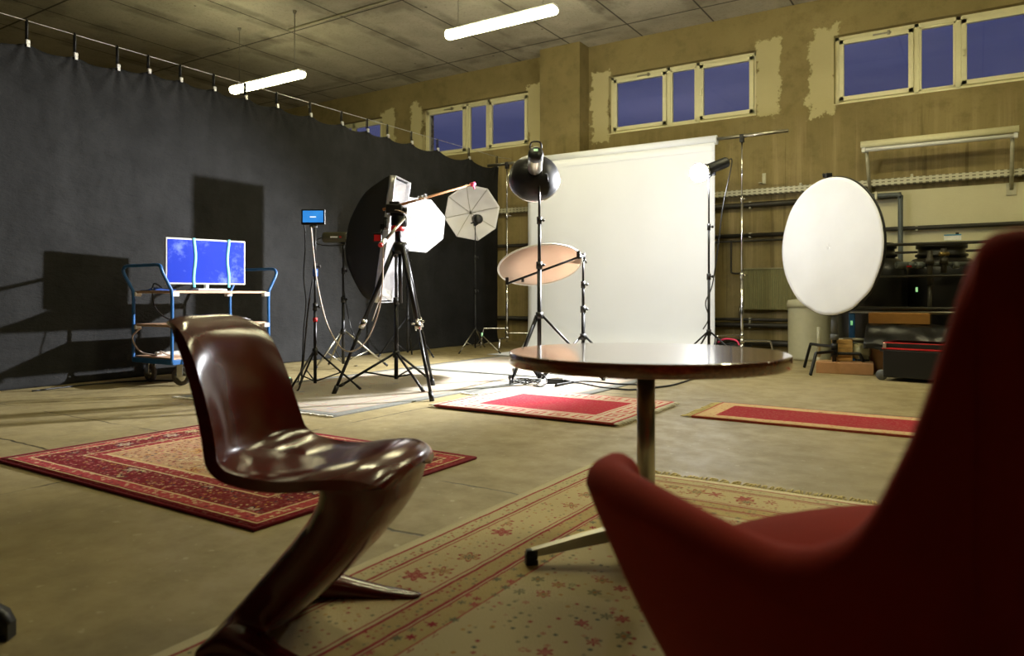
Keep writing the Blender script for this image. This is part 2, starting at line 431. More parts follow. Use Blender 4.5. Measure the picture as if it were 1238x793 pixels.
for i, cy in enumerate(clip_y):
    cl = thing('curtain_clip', '', 'clip', (CURT_X, cy, WIRE_Z), 0, 'clips holding the curtain to its wire')
    cl['label'] = '%s curtain clip from the left, strap on the steel wire over black cloth' % ORD[i] if i < 15 else 'last curtain clip, at the far corner of the black cloth'
    if c0 is None:
        b = MB(); d = clip_drop[0]
        b.tube([(CURT_X, cy, WIRE_Z + .012), (CURT_X + .012, cy, WIRE_Z), (CURT_X + .012, cy, WIRE_Z - d + .03)], .009, 8); b.tube([(CURT_X - .012, cy, WIRE_Z), (CURT_X - .012, cy, WIRE_Z - d + .03)], .006, 8); b.build('strap', M['black_plastic'], cl)
        b = MB(); b.box((CURT_X + .02, cy, WIRE_Z - d + .012), (.026, .036, .042), bev=.006); b.box((CURT_X + .03, cy, WIRE_Z - d - .02), (.013, .03, .026), bev=.004); b.build('jaw', M['jaw'], cl)
        c0 = cl
    else:
        for ch in c0.children:
            c = ch.copy(); COL.objects.link(c); c.parent = cl; c.scale = (1, 1, clip_drop[i] / clip_drop[0])

# ================================================================== THINGS ALONG THE BACK WALL
def wall_pipe(name, label, z, r, x0, x1, mat, cat='pipe', off=.07, clips=True):
    t = thing(name, label, cat, (x0, WALL_Y - off, z))
    b = MB(); b.tube([(x0, WALL_Y - off, z), (x1, WALL_Y - off, z)], r, 10); b.build('pipe_run', mat, t)
    x = x0 + .5
    while clips and x < x1 and x - x0 < 12:
        b = MB(); b.box((x, WALL_Y - off / 2 - .01, z), (.03, off + .02, r * 2.6), bev=.003); b.build('bracket', M['tray'], t); x += 2.1
    return t
XN = PIL[1] + .02
def tray_mat():
    t = NT('perforated_tray'); s = t.sep(t.obj)
    fx = t.math('FRACT', t.math('MULTIPLY', s[0], 14)); fz = t.math('FRACT', t.math('ADD', t.math('MULTIPLY', s[2], 26), .5))
    h = t.math('MULTIPLY', t.math('LESS_THAN', t.math('ABSOLUTE', t.math('SUBTRACT', fx, .5)), .27), t.math('LESS_THAN', t.math('ABSOLUTE', t.math('SUBTRACT', fz, .5)), .2))
    t.set(color=t.mix(t.math('MULTIPLY', h, .8), lin(188, 184, 158), lin(70, 62, 40)), rough=.5, metal=.2); return t.m
TRAYM = tray_mat()
tr = thing('cable_tray', 'long perforated grey cable tray running along the rear wall', 'cable tray', (XN, WALL_Y - .06, RAIL_Z))
b = MB(); b.box(((XN + XR - .1) / 2, WALL_Y - .125, RAIL_Z), (XR - .1 - XN, .008, .08)); b.build('side_panel', TRAYM, tr)
b = MB(); b.box(((XN + XR - .1) / 2, WALL_Y - .065, RAIL_Z - .04), (XR - .1 - XN, .12, .008)); b.build('tray_floor', TRAYM, tr)
x = XN + .6
while x < XR - .3:
    b = MB(); b.box((x, WALL_Y - .07, RAIL_Z + .06), (.02, .13, .02), bev=.002); b.box((x, WALL_Y - .12, RAIL_Z + .05), (.03, .02, .05), bev=.002); b.build('bracket', M['tray'], tr); x += 1.35
tr2 = thing('cable_tray', 'short perforated cable tray left of the concrete pillar beside the curtain', 'cable tray', (-6.85, WALL_Y - .06, RAIL_Z))
b = MB(); b.box(((-8.6 + PIL[0] - .02) / 2, WALL_Y - .125, RAIL_Z), (PIL[0] - .02 + 8.6, .008, .08)); b.build('side_panel', TRAYM, tr2)
b = MB(); b.box(((-8.6 + PIL[0] - .02) / 2, WALL_Y - .065, RAIL_Z - .04), (PIL[0] - .02 + 8.6, .12, .008)); b.build('tray_floor', TRAYM, tr2)
WPX = onY(1090, 260, WALL_Y).x
wall_pipe('heating_pipe', 'dark pipe fixed just under the long cable tray', 2.10, .04, XN, WPX, M['pipe_dark'])
wall_pipe('heating_pipe', 'long dark heating pipe at mid height along the wall, crossing the white painted panel', 1.665, .028, XN, XR - .1, M['pipe_dark'])
wall_pipe('heating_pipe', 'slim dark pipe running just under the mid height heating pipe', 1.585, .016, XN, WPX - 1.2, M['pipe_dark'], clips=False)
wall_pipe('heating_pipe', 'upper of two dark pipes low on the wall under the radiator', .45, .022, XN, -.9, M['pipe_dark'])
wall_pipe('heating_pipe', 'lower of two dark pipes low on the wall under the radiator', .37, .035, XN, -.9, M['pipe_dark'])
wall_pipe('floor_duct', 'dark flat duct lying along the foot of the rear wall', .12, .045, XN, 1.0, M['pipe_dark'], 'duct', clips=False)
wall_pipe('heating_pipe', 'short dark pipe at mid height between curtain and concrete pillar', 1.665, .03, -8.6, PIL[0] - .02, M['pipe_dark'])
wall_pipe('heating_pipe', 'short thick dark pipe low on the wall between curtain and concrete pillar', .40, .04, -8.6, PIL[0] - .02, M['pipe_dark'])
# riser pipe on the painted panel
t = thing('riser_pipe', 'grey upright pipe with an elbow on the white painted wall panel', 'pipe', (WPX, WALL_Y - .16, 1.2))
b = MB(); b.tube(smooth_path([(onY(1050, 232, WALL_Y - .16).x, WALL_Y - .16, 2.1), (WPX - .1, WALL_Y - .16, 2.1), (WPX - .02, WALL_Y - .16, 2.09), (WPX, WALL_Y - .16, 2.04), (WPX, WALL_Y - .16, 1.9), (WPX, WALL_Y - .16, .005)], 6), .03, 10); b.build('pipe_run', M['pipe_grey'], t)
b = MB(); b.box((WPX - .28, WALL_Y - .09, 2.1), (.03, .17, .03), bev=.003); b.box((WPX - .28, WALL_Y - .16, 2.1), (.03, .08, .1), bev=.004); b.build('pipe_clamp', M['tray'], t)
# small bent feed pipe by the radiator
a = onY(884, 291, WALL_Y - .1)
b = MB(); b.tube(smooth_path([(a.x, WALL_Y - .1, 1.60), (a.x, WALL_Y - .1, 1.4), (a.x, WALL_Y - .1, 1.18), (a.x + .04, WALL_Y - .1, 1.12), (a.x + .32, WALL_Y - .1, 1.12)], 5), .014, 8)
tag(b.build('feed_pipe', M['pipe_dark'], at=(a.x, WALL_Y - .1, 1.12)), 'thin bent pipe feeding the top corner of the radiator', 'pipe')
# radiator
r0, r1 = onY(899, 326, WALL_Y - .12), onY(965, 372, WALL_Y - .12)
rx0, rx1, rz0, rz1 = r0.x, r1.x + .25, .60, r0.z
t = thing('radiator', 'flat olive panel radiator on the wall behind the white round reflector', 'radiator', ((rx0 + rx1) / 2, WALL_Y - .1, rz0))
b = MB()
n = 34
def radp(u, v):
    x = rx0 + (rx1 - rx0) * u; k = abs((u * n) % 1 - .5) * 2
    return Vector((x, WALL_Y - .13 - .012 * min(1, max(0, k * 2 - .5)), rz0 + (rz1 - rz0) * v))
b.grid(radp, n * 4 + 1, 2, False); b.box(((rx0 + rx1) / 2, WALL_Y - .09, (rz0 + rz1) / 2), (rx1 - rx0, .075, rz1 - rz0), bev=.008); b.build('panel', M['radiator'], t)
b = MB(); b.box(((rx0 + rx1) / 2, WALL_Y - .1, rz1 + .008), (rx1 - rx0 + .01, .11, .02), bev=.004); b.build('grille', M['radiator'], t)
for x in (rx0 + .2, rx1 - .2):
    b = MB(); b.box((x, WALL_Y - .03, (rz0 + rz1) / 2), (.04, .06, .3)); b.build('bracket', M['radiator'], t)
b = MB(); b.tube([(rx0 - .06, WALL_Y - .09, rz0 + .04), (rx0 + .01, WALL_Y - .09, rz0 + .04)], .018, 8); b.tube([(rx0 - .06, WALL_Y - .09, rz0 + .05), (rx0 - .06, WALL_Y - .09, .47)], .012, 8); b.build('valve', M['steel'], t)
# unlit wall lamp on brackets
wa, wb = onY(1041, 180, WALL_Y - .45), onY(1232, 155, WALL_Y - .45)
t = thing('strip_lamp', 'unlit pale strip lamp carried on two metal arms on the wall', 'wall lamp', ((wa.x + wb.x) / 2, WALL_Y - .45, wa.z))
wz = (wa.z + wb.z) / 2
b = MB(); b.loft([[Vector((x, WALL_Y - .45 + dy, wz + dz)) for dy, dz in [(-.07, -.02), (.07, -.02), (.05, .055), (-.05, .055)]] for x in (wa.x, wb.x)]); hb = b.build('housing', M['pvc'], t)
b = MB(); b.tube([(wa.x + .02, WALL_Y - .46, wz - .05), (wb.x - .02, WALL_Y - .46, wz - .05)], .028, 12); b.build('tube', M['white_plastic'], t)
for x in (wa.x + .03, wb.x - .03):
    b = MB(); b.box((x, WALL_Y - .46, wz - .045), (.04, .06, .075), bev=.005); b.build('end_cap', M['white_plastic'], t)
for x in (wa.x + .06, wb.x - .06):
    b = MB(); b.tube([(x, WALL_Y - .44, wz + .0), (x, WALL_Y - .02, wz - .62)], .022, 8); b.box((x, WALL_Y - .01, wz - .62), (.1, .02, .14)); b.build('support_arm', M['tray'], t)
    b = MB(); b.tube([(x, WALL_Y, wz + .10), (x, WALL_Y - .42, wz + .07)], .006, 6); b.build('stay', M['steel'], t)
# small wall bracket
wbk = onY(924, 216, WALL_Y)
t = thing('wall_bracket', 'small pale angle bracket sticking out of bare wall above the tray', 'bracket', (wbk.x, WALL_Y, wbk.z))
b = MB(); b.box((wbk.x, WALL_Y - .01, wbk.z), (.05, .02, .15), bev=.003); b.box((wbk.x - .03, WALL_Y - .06, wbk.z - .07), (.04, .14, .012), bev=.002); b.build('angle_plate', M['tray'], t)

# ================================================================== STAND MAKER
def stand(name, label, base, feet, collar_h, top_h, mat=None, leg_mat=None, r=.015, group='light stands', brace=True, low=.06, thing_=None, knob=True, tip=True):
    mat = mat or M['black_metal']; leg_mat = leg_mat or mat; base = Vector((base[0], base[1], 0))
    t = thing_ or thing(name, label, 'light stand', base, 0, group)
    c = base + UP * collar_h; top = base + UP * top_h
    span = top_h - collar_h; j1, j2 = collar_h + span * .36, collar_h + span * .68
    b = MB(); b.tube([base + UP * low, base + UP * j1], r, 10); b.tube([base + UP * j1, base + UP * j2], r * .78, 10); b.tube([base + UP * j2, top], r * .6, 10)
    b.lathe([(0, 0), (r * .5, 0), (r * .5, .03), (0, .03)], top, UP, 8); b.build('pole', mat, t)
    for j, rr in ((j1, r), (j2, r * .8)):
        b = MB(); b.tube([base + UP * (j - .035), base + UP * (j + .03)], rr * 1.5, 10)
        if knob: b.tube([base + UP * j + RIGHT * rr, base + UP * j + RIGHT * (rr + .035)], .006, 6); b.lathe([(0, .03), (.014, .03), (.014, .045), (0, .045)], base + UP * j, RIGHT, 10)
        b.build('clamp_collar', M['black_plastic'], t)
    b = MB(); b.tube([c - UP * .03, c + UP * .03], r * 1.7, 10); b.build('leg_collar', M['black_plastic'], t)
    for f in feet:
        f = Vector((f[0], f[1], .0)); d = (f - base); d.z = 0; d.normalize()
        b = MB(); a0 = c + d * r * 1.5; a1 = f + UP * .012
        b.tube([a0, a1], r * .62, 8); lg = b.build('leg', leg_mat, t)
        if tip:
            b = MB(); b.tube([a1 + (a0 - a1).normalized() * .05, a1 - (a0 - a1).normalized() * .004], r * .8, 8); b.build('foot_tip', M['black_plastic'], lg)
        if brace:
            mid = a0.lerp(a1, .55); b = MB(); b.tube([base + UP * (low + .02) + d * r, mid], r * .42, 6); b.build('brace', leg_mat, lg)
    return t

# ================================================================== BACKDROP
BD_Y = 9.13
bl, br = onY(641, 193, BD_Y), onY(866, 168, BD_Y); BZ = (bl.z + br.z) / 2
t = thing('backdrop', 'big white paper backdrop hanging from a crossbar in front of the rear wall', 'backdrop', ((bl.x + br.x) / 2, BD_Y, 0))
def sheet(u, v):
    x = bl.x + (br.x - bl.x) * u; s = v * (BZ - .06 + .9)
    L1_ = BZ - .06 - .35
    wv = .004 * math.sin(u * 23 + v * 3) + .006 * mnoise.noise(Vector((u * 5, v * 3, 2)))
    if s < L1_: return Vector((x, BD_Y - .06 + wv * min(1, s), BZ - .06 - s))
    s2 = s - L1_
    if s2 < .55:
        a = s2 / .55 * PI / 2; return Vector((x, BD_Y - .06 - .35 * (1 - math.cos(a)), .356 - .35 * math.sin(a)))
    return Vector((x, BD_Y - .06 - .35 - (s2 - .55), .006))
b = MB(); b.grid(sheet, 40, 60); sh = b.build('paper_sheet', M['paper'], t); mm = sh.modifiers.new('thick', 'SOLIDIFY'); mm.thickness = .002
b = MB(); b.tube([(bl.x - .01, BD_Y, BZ - .02), (br.x + .01, BD_Y, BZ - .02)], .06, 24); b.build('paper_roll', M['paper'], t)
b = MB(); b.box(((bl.x + br.x) / 2, BD_Y - .068, BZ - .16), (br.x - bl.x, .006, .01)); b.build('paper_edge', M['paper'], t)
cb0, cb1 = onY(590, 202, BD_Y), onY(953, 157, BD_Y); cz = BZ - .01
b = MB(); b.tube([(cb0.x, BD_Y, cz), (bl.x - .012, BD_Y, cz)], .022, 12); b.tube([(br.x + .012, BD_Y, cz), (cb1.x, BD_Y, cz)], .022, 12); b.tube([(bl.x - .02, BD_Y, cz), (br.x + .02, BD_Y, cz)], .018, 12)
tag(b.build('crossbar', M['steel'], at=(cb0.x, BD_Y, cz)), 'grey metal crossbar carrying the white paper roll', 'crossbar')
def cstand(px, label, footpx):
    x0 = onY(px, 300, BD_Y); base = Vector((x0.x, BD_Y + .0, 0))
    t = thing('backdrop_stand', label, 'stand', base, 0, 'chrome backdrop stands')
    b = MB(); b.tube([base + UP * .10, base + UP * 1.05], .018, 12); b.tube([base + UP * 1.05, base + UP * 2.0], .014, 12); b.tube([base + UP * 2.0, base + UP * (cz - .05)], .0095, 10); b.build('pole', M['chrome'], t)
    for z, r in ((1.05, .026), (2.0, .021)):
        b = MB(); b.tube([base + UP * (z - .04), base + UP * (z + .04)], r, 12); b.tube([base + UP * z, base + UP * z + RIGHT * .07], .008, 8); b.build('clamp_collar', M['chrome'], t)
    b = MB(); b.box(base + UP * (cz - .03), (.05, .06, .10), bev=.008); b.tube([base + UP * (cz - .03), base + UP * (cz + .02) + RIGHT * .05], .01, 8); b.build('head_clamp', M['black_metal'], t)
    for k, ang in enumerate(footpx):
        d = Vector((math.cos(ang), math.sin(ang), 0)); h = .30 - .07 * k
        b = MB(); b.tube([base + UP * (h - .03), base + UP * (h + .03)], .028, 12); b.tube(smooth_path([base + UP * h, base + d * .30 + UP * h, base + d * .36 + UP * (h - .03), base + d * .40 + UP * .012], 5), .0125, 10)
        b.build('leg', M['chrome'], t)
    return t
cstand(613, 'chrome stand carrying the crossbar end beside the black curtain', (TH + PI, TH - .1, TH - PI / 2 - .3))
cstand(897, 'chrome stand carrying the crossbar end beside the radiator', (TH + PI + .3, TH, TH + PI / 2))

# ================================================================== LED SPOT LIGHT AT THE BACKDROP
LZ = 7.4
lb = W((857 - CX) / FPX * LZ, LZ)
LH = CAMH + (357 - 214) * LZ / FPX
stand('light_stand', 'black stand before the backdrop edge carrying the glaring white lamp', lb, [lb + Vector((math.cos(a), math.sin(a), 0)) * .5 for a in (TH + PI + .2, TH - .5, TH + PI / 2 + .2)], .42, LH, group='light stands')
hd = P(863, 202, LZ); ldir = (Vector((CURT_X, 4.6, .6)) - hd).normalized()
# keep the head tilted as seen: rear end raised
hdir = (RIGHT * -.90 + FWD * -.12 + UP * -.36).normalized()
t = thing('spot_lamp', 'glaring lit studio lamp in front of the right edge of the white backdrop', 'studio lamp', P(857, 214, LZ))
b = MB(); b.lathe([(0, -.16), (.045, -.16), (.055, -.14), (.055, .06), (.05, .08), (0, .08)], hd, hdir, 18); b.build('lamp_body', M['black_plastic'], t)
b = MB(); b.lathe([(.05, .07), (.064, .078), (.064, .098), (.05, .10)], hd, hdir, 20); b.build('mount_ring', M['chrome'], t)
M['led_glow'] = emitter('lit_lamp_globe', (.95, .97, 1.0), 285)
b = MB(); b.lathe([(.045, .098)] + [(.09 * math.sin(a * PI / 16), .17 - .09 * math.cos(a * PI / 16)) for a in range(4, 16)] + [(0, .26)], hd, hdir, 24); b.build('frosted_globe', M['led_glow'], t)
b = MB(); b.tube([hd - UP * .05, P(857, 214, LZ) + UP * .0], .014, 8); b.box(hd - UP * .06, (.04, .04, .05), bev=.006); b.build('swivel_bracket', M['black_metal'], t)
b = MB(); b.tube(smooth_path([hd - hdir * .15, hd - hdir * .21 - UP * .02, P(874, 250, LZ - .05), P(868, 300, LZ - .05), P(861, 345, LZ - .04), P(853, 366, LZ - .05), P(857, 384, LZ - .03), P(850, 398, LZ - .05)], 7), .006, 6)
b.build('power_cable', M['cable_black'], t)
spot = bpy.data.lights.new('spot_lamp_light', 'SPOT'); so = bpy.data.objects.new('spot_lamp_light', spot); COL.objects.link(so)
az_, el_ = math.radians(42), math.radians(-28); SD = Vector((-math.cos(az_) * math.cos(el_), -math.sin(az_) * math.cos(el_), math.sin(el_)))
so.location = hd + hdir * .28; so.rotation_euler = SD.to_track_quat('-Z', 'Y').to_euler()
spot.energy = 2700; spot.spot_size = math.radians(90); spot.spot_blend = .75; spot.shadow_soft_size = .05; spot.color = (.97, .98, 1.0)

# ================================================================== BEAUTY DISH
DZ = 6.46
db = W((652 - CX) / FPX * DZ, DZ)
dish_feet = [F(617, 466), F(730, 461), W(.02, 7.02)]
t = stand('light_stand', 'tall black wheeled stand in the middle carrying the black beauty dish', db, dish_feet, .62, CAMH + (357 - 212) * DZ / FPX, r=.019, tip=False)
for f in dish_feet:
    b = MB(); b.lathe([(0, -.012), (.03, -.012), (.036, -.006), (.036, .006), (.03, .012), (0, .012)], Vector((f.x, f.y, .037)), RIGHT, 16); b.box((f.x, f.y, .075), (.03, .03, .04), bev=.005); b.build('caster', M['grey_plastic'], t)
dc = P(647, 211, DZ); dd = (FWD * .96 + RIGHT * .0 + UP * -.30).normalized(); dc = P(646, 212, DZ + .10)
t = thing('beauty_dish_lamp', 'silver strobe with a wide black beauty dish on the middle stand', 'studio lamp', P(652, 214, DZ))
R_ = 31.5 * DZ / FPX
b = MB(); prof = [(.055, -.12), (.07, -.115), (R_ * .55, -.085), (R_ * .85, -.03), (R_ * .98, .03), (R_, .07), (R_ * .985, .07), (R_ * .96, .03), (R_ * .83, -.022), (R_ * .53, -.077), (.05, -.11)]
b.lathe(prof, dc, dd, 40); b.build('dish', M['black_metal'], t)
b = MB(); b.lathe([(R_ * .99, .055), (R_ * 1.012, .06), (R_ * 1.012, .075), (R_ * .99, .078)], dc, dd, 40); b.build('rim', M['chrome'], t)
b = MB(); b.lathe([(.0, -.11), (.05, -.11), (.062, -.13), (.065, -.15), (.065, -.38), (.06, -.40), (0, -.40)], dc, dd, 24); sb = b.build('strobe_body', M['steel'], t)
b = MB(); b.lathe([(0, -.432), (.045, -.43), (.066, -.41), (.068, -.36), (.064, -.355)], dc, dd, 24); b.build('rear_panel', M['black_plastic'], sb)
upd = (UP - dd * UP.dot(dd)).normalized()
b = MB(); q = dc - dd * .434 + upd * .02; b.box(q, (.035, .004, .02), Matrix((RIGHT, dd, upd)).transposed()); b.build('display', M['green_glow'], sb)
b = MB(); hpts = [dc - dd * .41 + RIGHT * -.05 + upd * .05, dc - dd * .45 + RIGHT * -.035 + upd * .085, dc - dd * .45 + RIGHT * .035 + upd * .085, dc - dd * .41 + RIGHT * .05 + upd * .05]; b.tube(smooth_path(hpts, 5), .008, 8); b.build('handle', M['black_plastic'], sb)
jb = P(652, 213, DZ)
b = MB(); b.box(jb + UP * .06, (.05, .05, .09), TH, bev=.008); b.tube([jb - UP * .03, jb + UP * .05], .02, 10); b.tube([jb + UP * .02 - RIGHT * .05, jb + UP * .02 + RIGHT * .07], .009, 8); b.tube([jb + UP * .02 + RIGHT * .07, jb - UP * .05 + RIGHT * .075], .007, 8); b.tube([jb + UP * .05, dc - dd * .28], .018, 8); b.build('swivel_bracket', M['black_metal'], t)
b = MB(); b.lathe([(0, -.02), (.05, -.015), (.055, .0), (.03, .04), (0, .045)], dc, dd, 16); b.build('modelling_bulb', emitter('lit_modelling_bulb', (1, .85, .62), 30), t)
dl = bpy.data.lights.new('beauty_dish_light', 'SPOT'); do = bpy.data.objects.new('beauty_dish_light', dl); COL.objects.link(do)
do.location = dc + dd * .09; do.rotation_euler = dd.to_track_quat('-Z', 'Y').to_euler()
dl.energy = 75; dl.spot_size = math.radians(125); dl.spot_blend = .5; dl.shadow_soft_size = .18; dl.color = (1, .93, .84)

# ================================================================== TRANSLUCENT DISC ON ARM
TZ = 6.93
def trans_mat():
    t = NT('translucent_fabric'); n = t.noise(5, 3)
    t.set(color=t.ramp(n, [(.3, lin(250, 228, 212)), (.7, lin(255, 238, 224))]), rough=.8)
    tr = t.new('ShaderNodeBsdfTranslucent'); tr.inputs[0].default_value = (.33, .255, .20, 1)
    mx = t.new('ShaderNodeMixShader'); mx.inputs[0].default_value = .62
    t.l.new(t.b.outputs[0], mx.inputs[1]); t.l.new(tr.outputs[0], mx.inputs[2]); t.l.new(mx.outputs[0], t.n['Material Output'].inputs['Surface']); return t.m
cb = P(653, 321, TZ); rb = 51 * TZ / FPX
# frame axes: long axis rises to the right, short axis leans away
ax1 = (RIGHT * 1.0 + UP * .12).normalized(); ax2 = (FWD * .90 + UP * -.43 + RIGHT * .05); ax2 = (ax2 - ax1 * ax2.dot(ax1)).normalized(); nn = ax1.cross(ax2)
t = thing('diffuser_disc', 'round translucent diffuser disc glowing peach, tilted under the beauty dish', 'diffuser', cb)
b = MB(); b.lathe([(0, 0), (rb * .5, .004), (rb, 0), (rb, .004), (rb * .5, .008), (0, .004)], cb, nn, 48, up=ax1); b.build('fabric', trans_mat(), t)
b = MB(); b.tube([cb + (ax1 * math.cos(2 * PI * k / 48) + ax2 * math.sin(2 * PI * k / 48)) * rb for k in range(49)], .009, 8, False); b.build('hoop', M['white_plastic'], t)
sz = TZ + .05
sbp = W((705 - CX) / FPX * sz, sz)
stt = stand('light_stand', 'short black stand holding the arm of the tilted diffuser disc', sbp, [sbp + Vector((math.cos(a), math.sin(a), 0)) * .42 for a in (TH + PI + .3, TH - .35, TH + PI / 2)], .40, CAMH + (357 - 314) * sz / FPX, r=.018)
a0, a1 = P(613, 343, sz - .25), P(699, 311, sz - .25)
t = thing('holder_bar', 'thin black holder bar clamped across the tilted diffuser disc', 'arm', P(705, 312, sz))
b = MB(); b.tube([a0, a1], .011, 8); b.build('arm_tube', M['black_metal'], t)
for pp, nm in ((a0, 'end_clip'), (a1, 'end_clip')):
    b = MB(); b.box(pp + UP * .025, (.03, .03, .07), TH, bev=.005); b.build(nm, M['black_plastic'], t)
b = MB(); b.tube([a1, P(705, 310, sz)], .016, 8); b.tube([P(705, 310, sz) - UP * .04, P(705, 310, sz) + UP * .03], .022, 10); b.tube([P(705, 310, sz), P(709, 318, sz - .02)], .008, 6); b.build('grip_head', M['black_metal'], t)
b = MB(); b.tube([P(632, 336, sz - .25), P(632, 341, sz - .25)], .014, 8); b.build('lock_knob', M['black_plastic'], t)

# ================================================================== FIELD MONITOR ON STAND
mz = 6.1
mb_ = W((381 - CX) / FPX * mz, mz)
stand('light_stand', 'black stand with crossing legs carrying the small lit blue monitor', mb_, [F(347.6, 478), F(436, 472), F(362.7, 466)], .326, CAMH + (357 - 274) * mz / FPX, r=.014)
t = thing('field_monitor', 'small lit blue monitor on top of its own black stand', 'monitor', P(379, 272, mz))
mc = P(379, 262.5, mz); rotm = Matrix((RIGHT, FWD, UP)).transposed()
b = MB(); b.box(mc, (.20, .03, .132), rotm, bev=.006); b.build('monitor_body', M['black_plastic'], t)
def screen_mat():
    t = NT('lit_blue_screen'); s = t.sep(t.obj); n = t.noise(6, 2)
    col = t.mix(n, (.02, .16, .55, 1), (.05, .35, .85, 1)); t.set(color=(.01, .02, .03, 1), rough=.2, emit=col, power=1.1); return t.m
b = MB(); b.box(mc - FWD * .0155 + UP * .004, (.172, .003, .098), rotm); sc = b.build('screen', screen_mat(), t)
b = MB(); b.box(mc - FWD * .018, (.05, .001, .008), rotm); b.build('screen_text', emitter('white_screen_text', (.8, .9, 1), 1.2), sc)
b = MB(); b.tube([mc - UP * .066, P(379, 274, mz)], .012, 8); b.tube([mc - UP * .08 - RIGHT * .03, mc - UP * .08 + RIGHT * .03], .012, 8); b.build('mount', M['grey_plastic'], t)
b = MB(); b.tube([mb_ + UP * (CAMH + (357 - 334) * mz / FPX), mb_ + UP * (CAMH + (357 - 325) * mz / FPX)], .022, 10); tag(b.build('clamp', plain('blue_clamp', (40, 90, 190)), at=mb_ + UP * 1.0), 'blue clamp tightened on the small monitor stand pole', 'clamp')
b = MB(); b.tube([mb_ + UP * (CAMH + (357 - 389) * mz / FPX), mb_ + UP * (CAMH + (357 - 384) * mz / FPX)], .020, 10); tag(b.build('tape_ring', M['red'], at=mb_ + UP * .6), 'red tape ring low on the small monitor stand pole', 'tape')
def cable(name, label, pts, mat, r=.006, per=7):
    b = MB(); b.tube(smooth_path(pts, per), r, 6); return tag(b.build(name, mat, at=pts[0]), label, 'cable')
cable('video_cable', 'pale video cable looping from the small monitor down and up to the camera', [P(376, 274, mz - .02), P(379, 305, mz - .03), P(384, 345, mz - .04), P(395, 390, mz - .1), P(412, 420, mz - .2), P(428, 424, mz - .3), P(444, 410, mz - .35), P(456, 382, mz - .4), P(462, 350, mz - .45), P(463, 312, mz - .45)], M['cable_tan'], .006)
cable('power_cable', 'thin black cable hanging left of the small monitor stand', [P(368, 268, mz + .03), P(369, 300, mz + .05), P(367, 335, mz + .05), P(370, 365, mz + .05), P(367, 400, mz + .05), P(365, 440, mz + .05), P(360, 462, mz + .05) * 1.0], M['cable_black'], .005)
cable('power_cable', 'black cable hanging close beside the small monitor stand pole', [P(378, 338, mz - .02), P(373, 370, mz - .02), P(369, 410, mz - .02), P(366, 445, mz - .02), F(360, 472, .012), F(345, 466, .012)], M['cable_black'], .007)
t = thing('power_strip', 'small black power block on the floor beside the chair back', 'power strip', F(342, 464))
b = MB(); q = F(342, 464); b.box(q + UP * .025, (.16, .07, .05), .4, bev=.01); b.build('housing', M['black_plastic'], t); b = MB(); b.box(q + UP * .045 + RIGHT * .05, (.03, .04, .03), .4, bev=.004); b.build('switch', M['green_glow'], t)

# ================================================================== BIG OCTAGON SOFTBOX SEEN FROM THE SIDE
oz = 7.82
ob = W((415 - CX) / FPX * oz, oz)
stand('light_stand', 'black stand with pale legs carrying the strobe of the big black softbox', ob, [F(380, 449), F(468, 443), F(397.6, 441)], .41, CAMH + (357 - 293) * oz / FPX, leg_mat=M['steel'], r=.017)
t = thing('strip_softbox', 'big tall black softbox seen from the side, its silver inside facing right', 'softbox', P(415, 293, oz))
apex = P(421, 287, oz); face = P(472, 291, 7.74); axd = (face - apex).normalized(); dep = (face - apex).length
SHH, SHW = 75 * 7.74 / FPX, .25
sside = axd.cross(UP).normalized(); upx = sside.cross(axd).normalized()
upx = (upx + axd * .05).normalized()
def boxp(u, v, k=1.0, off=0.0):
    a = u * 2 * PI; c_, s_ = math.cos(a), math.sin(a); m_ = max(abs(c_), abs(s_)); sx, sy = c_ / m_, s_ / m_
    g = (.35 * v + .65 * math.sin(v * PI / 2)) ** .72; cr = 1 - .03 * math.sin(v * 8 + a * 2) * v * (1 - v) * 3
    w_ = .05 + (SHW - .05) * v ** .75; h_ = .05 + (SHH - .05) * g
    rr = .06 / max(.06, math.hypot(sx, sy) * .06)
    return apex + axd * (dep * v ** 1.15 + off) + (sside * sx * w_ + upx * sy * h_) * k * cr
b = MB(); b.grid(boxp, 64, 24, closeu=True); b.build('skin', plain('black_softbox_nylon', (20, 19, 16), .5, 0, .2, 30, bump=.5), t)
b = MB(); b.grid(lambda u, v: boxp(u, v, .97, .012), 64, 16, closeu=True); b.build('silver_lining', M['silver'], t)
b = MB()
def lip(u, v):
    p = boxp(u, 1.0); c_ = boxp(0, 1.0) - sside * SHW
    return p + axd * (-.01 + .07 * v + .01 * mnoise.noise(Vector((u * 50, v * 3, 0)))) + (p - fcen) * .004 * mnoise.noise(Vector((u * 60, v * 5, 1)))
fcen = apex + axd * dep
b.grid(lip, 96, 6, closeu=True); lp = b.build('silver_lip', M['silver'], t); lp.modifiers.new('thick', 'SOLIDIFY').thickness = .005
b = MB(); b.grid(lambda u, v: fcen - upx * SHH * (.42 + .5 * v) + sside * (-SHW + .13 * u * (1 - v * .5)) * (-1 if sside.dot(FWD) > 0 else 1) + axd * (.09 + .03 * mnoise.noise(Vector((u * 5, v * 6, 2)))), 14, 14); fp_ = b.build('loose_flap', M['silver'], t); fp_.modifiers.new('thick', 'SOLIDIFY').thickness = .004
b = MB(); b.lathe([(.05, -.01), (.062, -.005), (.062, .05), (.05, .06)], apex, axd, 20); b.build('speed_ring', M['silver'], t)
b = MB(); b.lathe([(0, -.27), (.05, -.27), (.058, -.25), (.058, -.03), (.062, -.01), (0, -.01)], apex, RIGHT, 18); sb = b.build('strobe_body', M['olive_plastic'], t)
b = MB(); b.box(apex - RIGHT * .14 - FWD * .058, (.08, .003, .014), rotm); b.build('name_plate', M['white_label'], sb)
b = MB(); b.box(apex - RIGHT * .07 - FWD * .058, (.02, .004, .016), rotm); b.build('red_badge', M['red'], sb)
